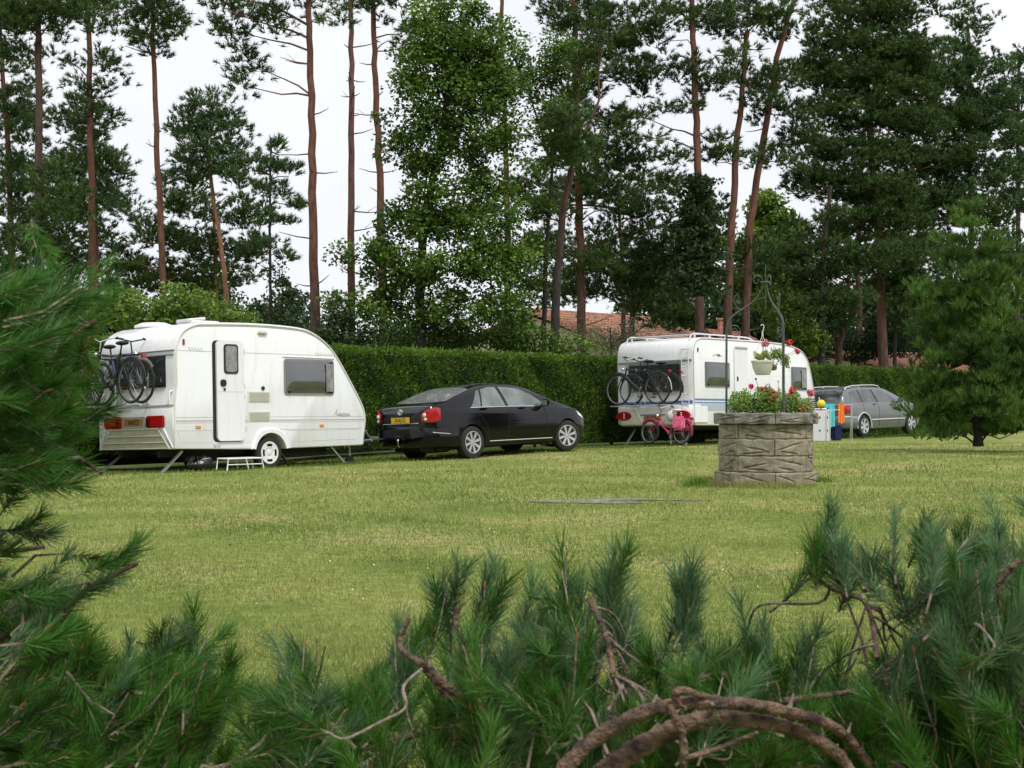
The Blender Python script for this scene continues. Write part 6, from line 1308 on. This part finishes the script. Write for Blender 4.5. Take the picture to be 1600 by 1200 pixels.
# lower left: two boughs pointing up to the right and a mass beneath
ll_poly = [(-40, 880), (40, 930), (100, 905), (130, 930), (115, 975), (190, 1010), (230, 1000), (275, 985), (330, 1000), (360, 1030), (350, 1230), (-60, 1230)]
def f_ll(px, py): return (.95, .45) if px < 230 else (.8, .6)
shrub('low green pine in the bottom left corner with sprays pointing up to the right', ll_poly, 290, (2.2, 3.2), f_ll,
      [((-100, 1130, 2.8), (60, 1085, 2.7), (180, 1078, 2.6), (290, 1100, 2.6), (.009, .003)), ((-80, 1000, 2.7), (40, 985, 2.6), (120, 930, 2.5), (215, 880, 2.5), (.008, .003)), ((-80, 860, 2.7), (0, 862, 2.6), (70, 855, 2.6), (.006, .003)), ((250, 1260, 2.5), (262, 1180, 2.5), (270, 1130, 2.5), (300, 1060, 2.5), (.005, .0025))], blue=.35, base=(-.95, 2.8),
      tips=[(250, 838, 2.5, .8, .65), (235, 860, 2.5, .9, .3), (195, 870, 2.5, .7, .6), (175, 895, 2.5, .8, .1), (150, 900, 2.5, .7, .6), (135, 930, 2.5, .9, -.1), (105, 915, 2.5, .7, .7), (220, 895, 2.6, .9, -.2), (110, 835, 2.6, 1, -.05), (75, 850, 2.6, 1, .3), (100, 862, 2.6, 1, -.3), (40, 840, 2.6, .9, .35), (45, 870, 2.6, 1, -.3), (0, 850, 2.6, 1, .2),
            (242, 960, 2.6, .1, 1), (280, 962, 2.6, .5, .9), (325, 940, 2.7, .3, 1), (355, 955, 2.7, .5, .9), (300, 975, 2.6, .2, 1), (390, 1005, 2.6, .5, .8)])
# centre
mc_poly = [(340, 1080), (400, 1060), (430, 1050), (470, 1025), (510, 1055), (560, 1090), (600, 1070), (630, 1010), (660, 985), (720, 975), (780, 985), (830, 960), (880, 955), (930, 960), (990, 965), (1040, 985), (1075, 1030), (1100, 1010), (1150, 1000), (1190, 1010), (1220, 1050), (1240, 1230), (340, 1230)]
def f_c(px, py): return (.28 * math.sin(px * .013 + 1) + .1, 1.0) if py < 1010 else (.9 * math.sin(px * .021 + py * .013), .75)
shrub('wide bluish-green pine shrub with upright shoots along the bottom centre', mc_poly, 500, (2.15, 3.2), f_c,
      [((560, 1230, 2.35), (620, 1160, 2.35), (690, 1140, 2.4), (780, 1115, 2.5), (.0075, .003)), ((700, 1090, 2.25), (660, 1040, 2.25), (625, 1010, 2.3), (640, 965, 2.3), (.006, .003)), ((660, 1035, 2.25), (700, 1075, 2.25), (760, 1120, 2.3), (800, 1180, 2.3), (.0075, .0065)), ((735, 1120, 2.3), (740, 1085, 2.25), (790, 1080, 2.25), (840, 1086, 2.3), (.0065, .0035)), ((715, 950, 2.35), (712, 980, 2.35), (728, 1020, 2.35), (.0050, .004)), ((920, 935, 2.4), (945, 990, 2.35), (960, 1060, 2.3), (.005, .005)), ((415, 1150, 2.3), (410, 1190, 2.3), (425, 1240, 2.3), (.004, .005)), ((430, 1140, 2.3), (450, 1200, 2.3), (470, 1240, 2.3), (.004, .004))], blue=.80, base=(0, 2.7), nl=(.042, .062),
      tips=[(500, 970, 2.5, .1, 1), (478, 990, 2.5, -.05, 1), (440, 1020, 2.5, .1, 1), (516, 1000, 2.55, .4, 1), (690, 880, 2.5, -.1, 1), (712, 895, 2.5, .3, 1), (670, 915, 2.5, -.4, 1), (640, 940, 2.5, .0, 1), (615, 968, 2.5, -.1, 1), (770, 862, 2.45, .25, 1), (760, 885, 2.45, .05, 1), (745, 905, 2.5, -.1, 1), (785, 900, 2.45, .5, 1), (735, 920, 2.45, .6, .7),
            (826, 905, 2.5, .1, 1), (850, 925, 2.5, .3, 1), (880, 852, 2.5, -.05, 1), (868, 880, 2.5, -.3, 1), (893, 880, 2.5, .35, 1), (860, 915, 2.5, -.6, .9), (967, 830, 2.5, .15, 1), (960, 855, 2.5, 0, 1), (975, 865, 2.5, .3, 1), (950, 890, 2.5, -.1, 1), (1003, 922, 2.5, .4, 1), (985, 935, 2.5, .1, 1), (930, 915, 2.5, -.4, 1), (915, 940, 2.5, -.6, .8), (1070, 862, 2.5, .0, 1), (1050, 878, 2.5, -.35, 1), (1030, 885, 2.5, -.6, 1), (1085, 890, 2.5, .35, 1), (1105, 900, 2.5, .55, 1), (1060, 915, 2.5, -.1, 1), (1090, 935, 2.5, .4, 1), (1127, 962, 2.6, .0, 1), (1197, 945, 2.6, .2, 1), (1185, 965, 2.6, -.2, 1), (1215, 970, 2.6, .4, 1), (1150, 985, 2.6, .1, 1), (1170, 990, 2.6, -.2, 1)])
# right
rp_poly = [(1460, 900), (1450, 850), (1480, 835), (1540, 830), (1650, 820), (1650, 1230), (1240, 1230), (1225, 1050), (1270, 1045), (1330, 1060), (1370, 1030), (1400, 990), (1430, 950)]
def f_r(px, py): return ((-.15 if px < 1450 else .1) if py < 1000 else -.45, 1.0 if py < 1000 else .75)
shrub('dense pine shrub filling the bottom right corner with thick bare arching limbs', rp_poly, 520, (2.15, 3.3), f_r,
      [((840, 1260, 2.05), (905, 1175, 2.05), (985, 1122, 2.05), (1060, 1100, 2.05), (1130, 1098, 2.05), (1200, 1105, 2.1), (.0115, .0085)),
       ((890, 1260, 2.1), (960, 1195, 2.1), (1030, 1150, 2.1), (1095, 1125, 2.1), (1160, 1125, 2.1), (1240, 1140, 2.15), (1310, 1180, 2.15), (1360, 1260, 2.15), (.0170, .0075)),
       ((1060, 1100, 2.04), (1055, 1085, 2.03), (1068, 1078, 2.03), (1100, 1088, 2.04), (1150, 1100, 2.05), (.006, .004)), ((1045, 1105, 2.02), (1060, 1130, 2.0), (1068, 1160, 2.0), (1068, 1230, 2.0), (.0055, .005)), ((1070, 1185, 2.0), (1120, 1170, 2.0), (1185, 1145, 2.0), (.004, .003)), ((1200, 1105, 2.1), (1290, 1130, 2.15), (1330, 1160, 2.2), (1370, 1210, 2.2), (.009, .006)),
       ((1225, 1095, 2.2), (1300, 1085, 2.25), (1370, 1075, 2.3), (.005, .003)), ((1265, 895, 2.5), (1300, 920, 2.5), (1350, 940, 2.5), (1365, 985, 2.45), (1370, 1030, 2.4), (.003, .0045)), ((1470, 985, 2.3), (1520, 975, 2.3), (1590, 965, 2.35), (1680, 950, 2.4), (.007, .006)), ((1595, 875, 2.3), (1565, 905, 2.3), (1562, 945, 2.3), (.0055, .005)), ((1380, 1040, 2.4), (1430, 1010, 2.4), (1520, 990, 2.4), (.004, .004)), ((1085, 1062, 2.3), (1120, 1054, 2.3), (1160, 1058, 2.3), (.0035, .003))], blue=.70, base=(.9, 2.9), nl=(.040, .060),
      tips=[(1284, 797, 2.55, -.1, 1), (1290, 820, 2.5, .2, 1), (1275, 835, 2.5, -.5, 1), (1325, 797, 2.55, .3, 1), (1305, 830, 2.5, 0, 1), (1315, 850, 2.5, .6, .8), (1389, 803, 2.55, .1, 1), (1380, 830, 2.5, -.2, 1), (1400, 835, 2.5, .4, 1), (1455, 799, 2.6, .1, 1), (1440, 820, 2.6, -.2, 1), (1470, 810, 2.6, .4, 1), (1515, 789, 2.6, 0, 1), (1530, 800, 2.6, .4, 1), (1500, 810, 2.6, -.3, 1), (1570, 795, 2.6, .2, 1), (1592, 795, 2.6, .3, 1), (1610, 800, 2.6, -.2, 1), (1345, 860, 2.5, .3, 1), (1272, 860, 2.5, -.8, .6), (1285, 880, 2.5, -.7, .1), (1340, 935, 2.5, -.8, .5), (1230, 1010, 2.4, -.2, 1), (1262, 985, 2.4, 0, 1), (1285, 985, 2.4, .3, 1), (1315, 990, 2.4, .1, 1), (1200, 1040, 2.3, -.3, 1), (1250, 1020, 2.3, .1, 1)])
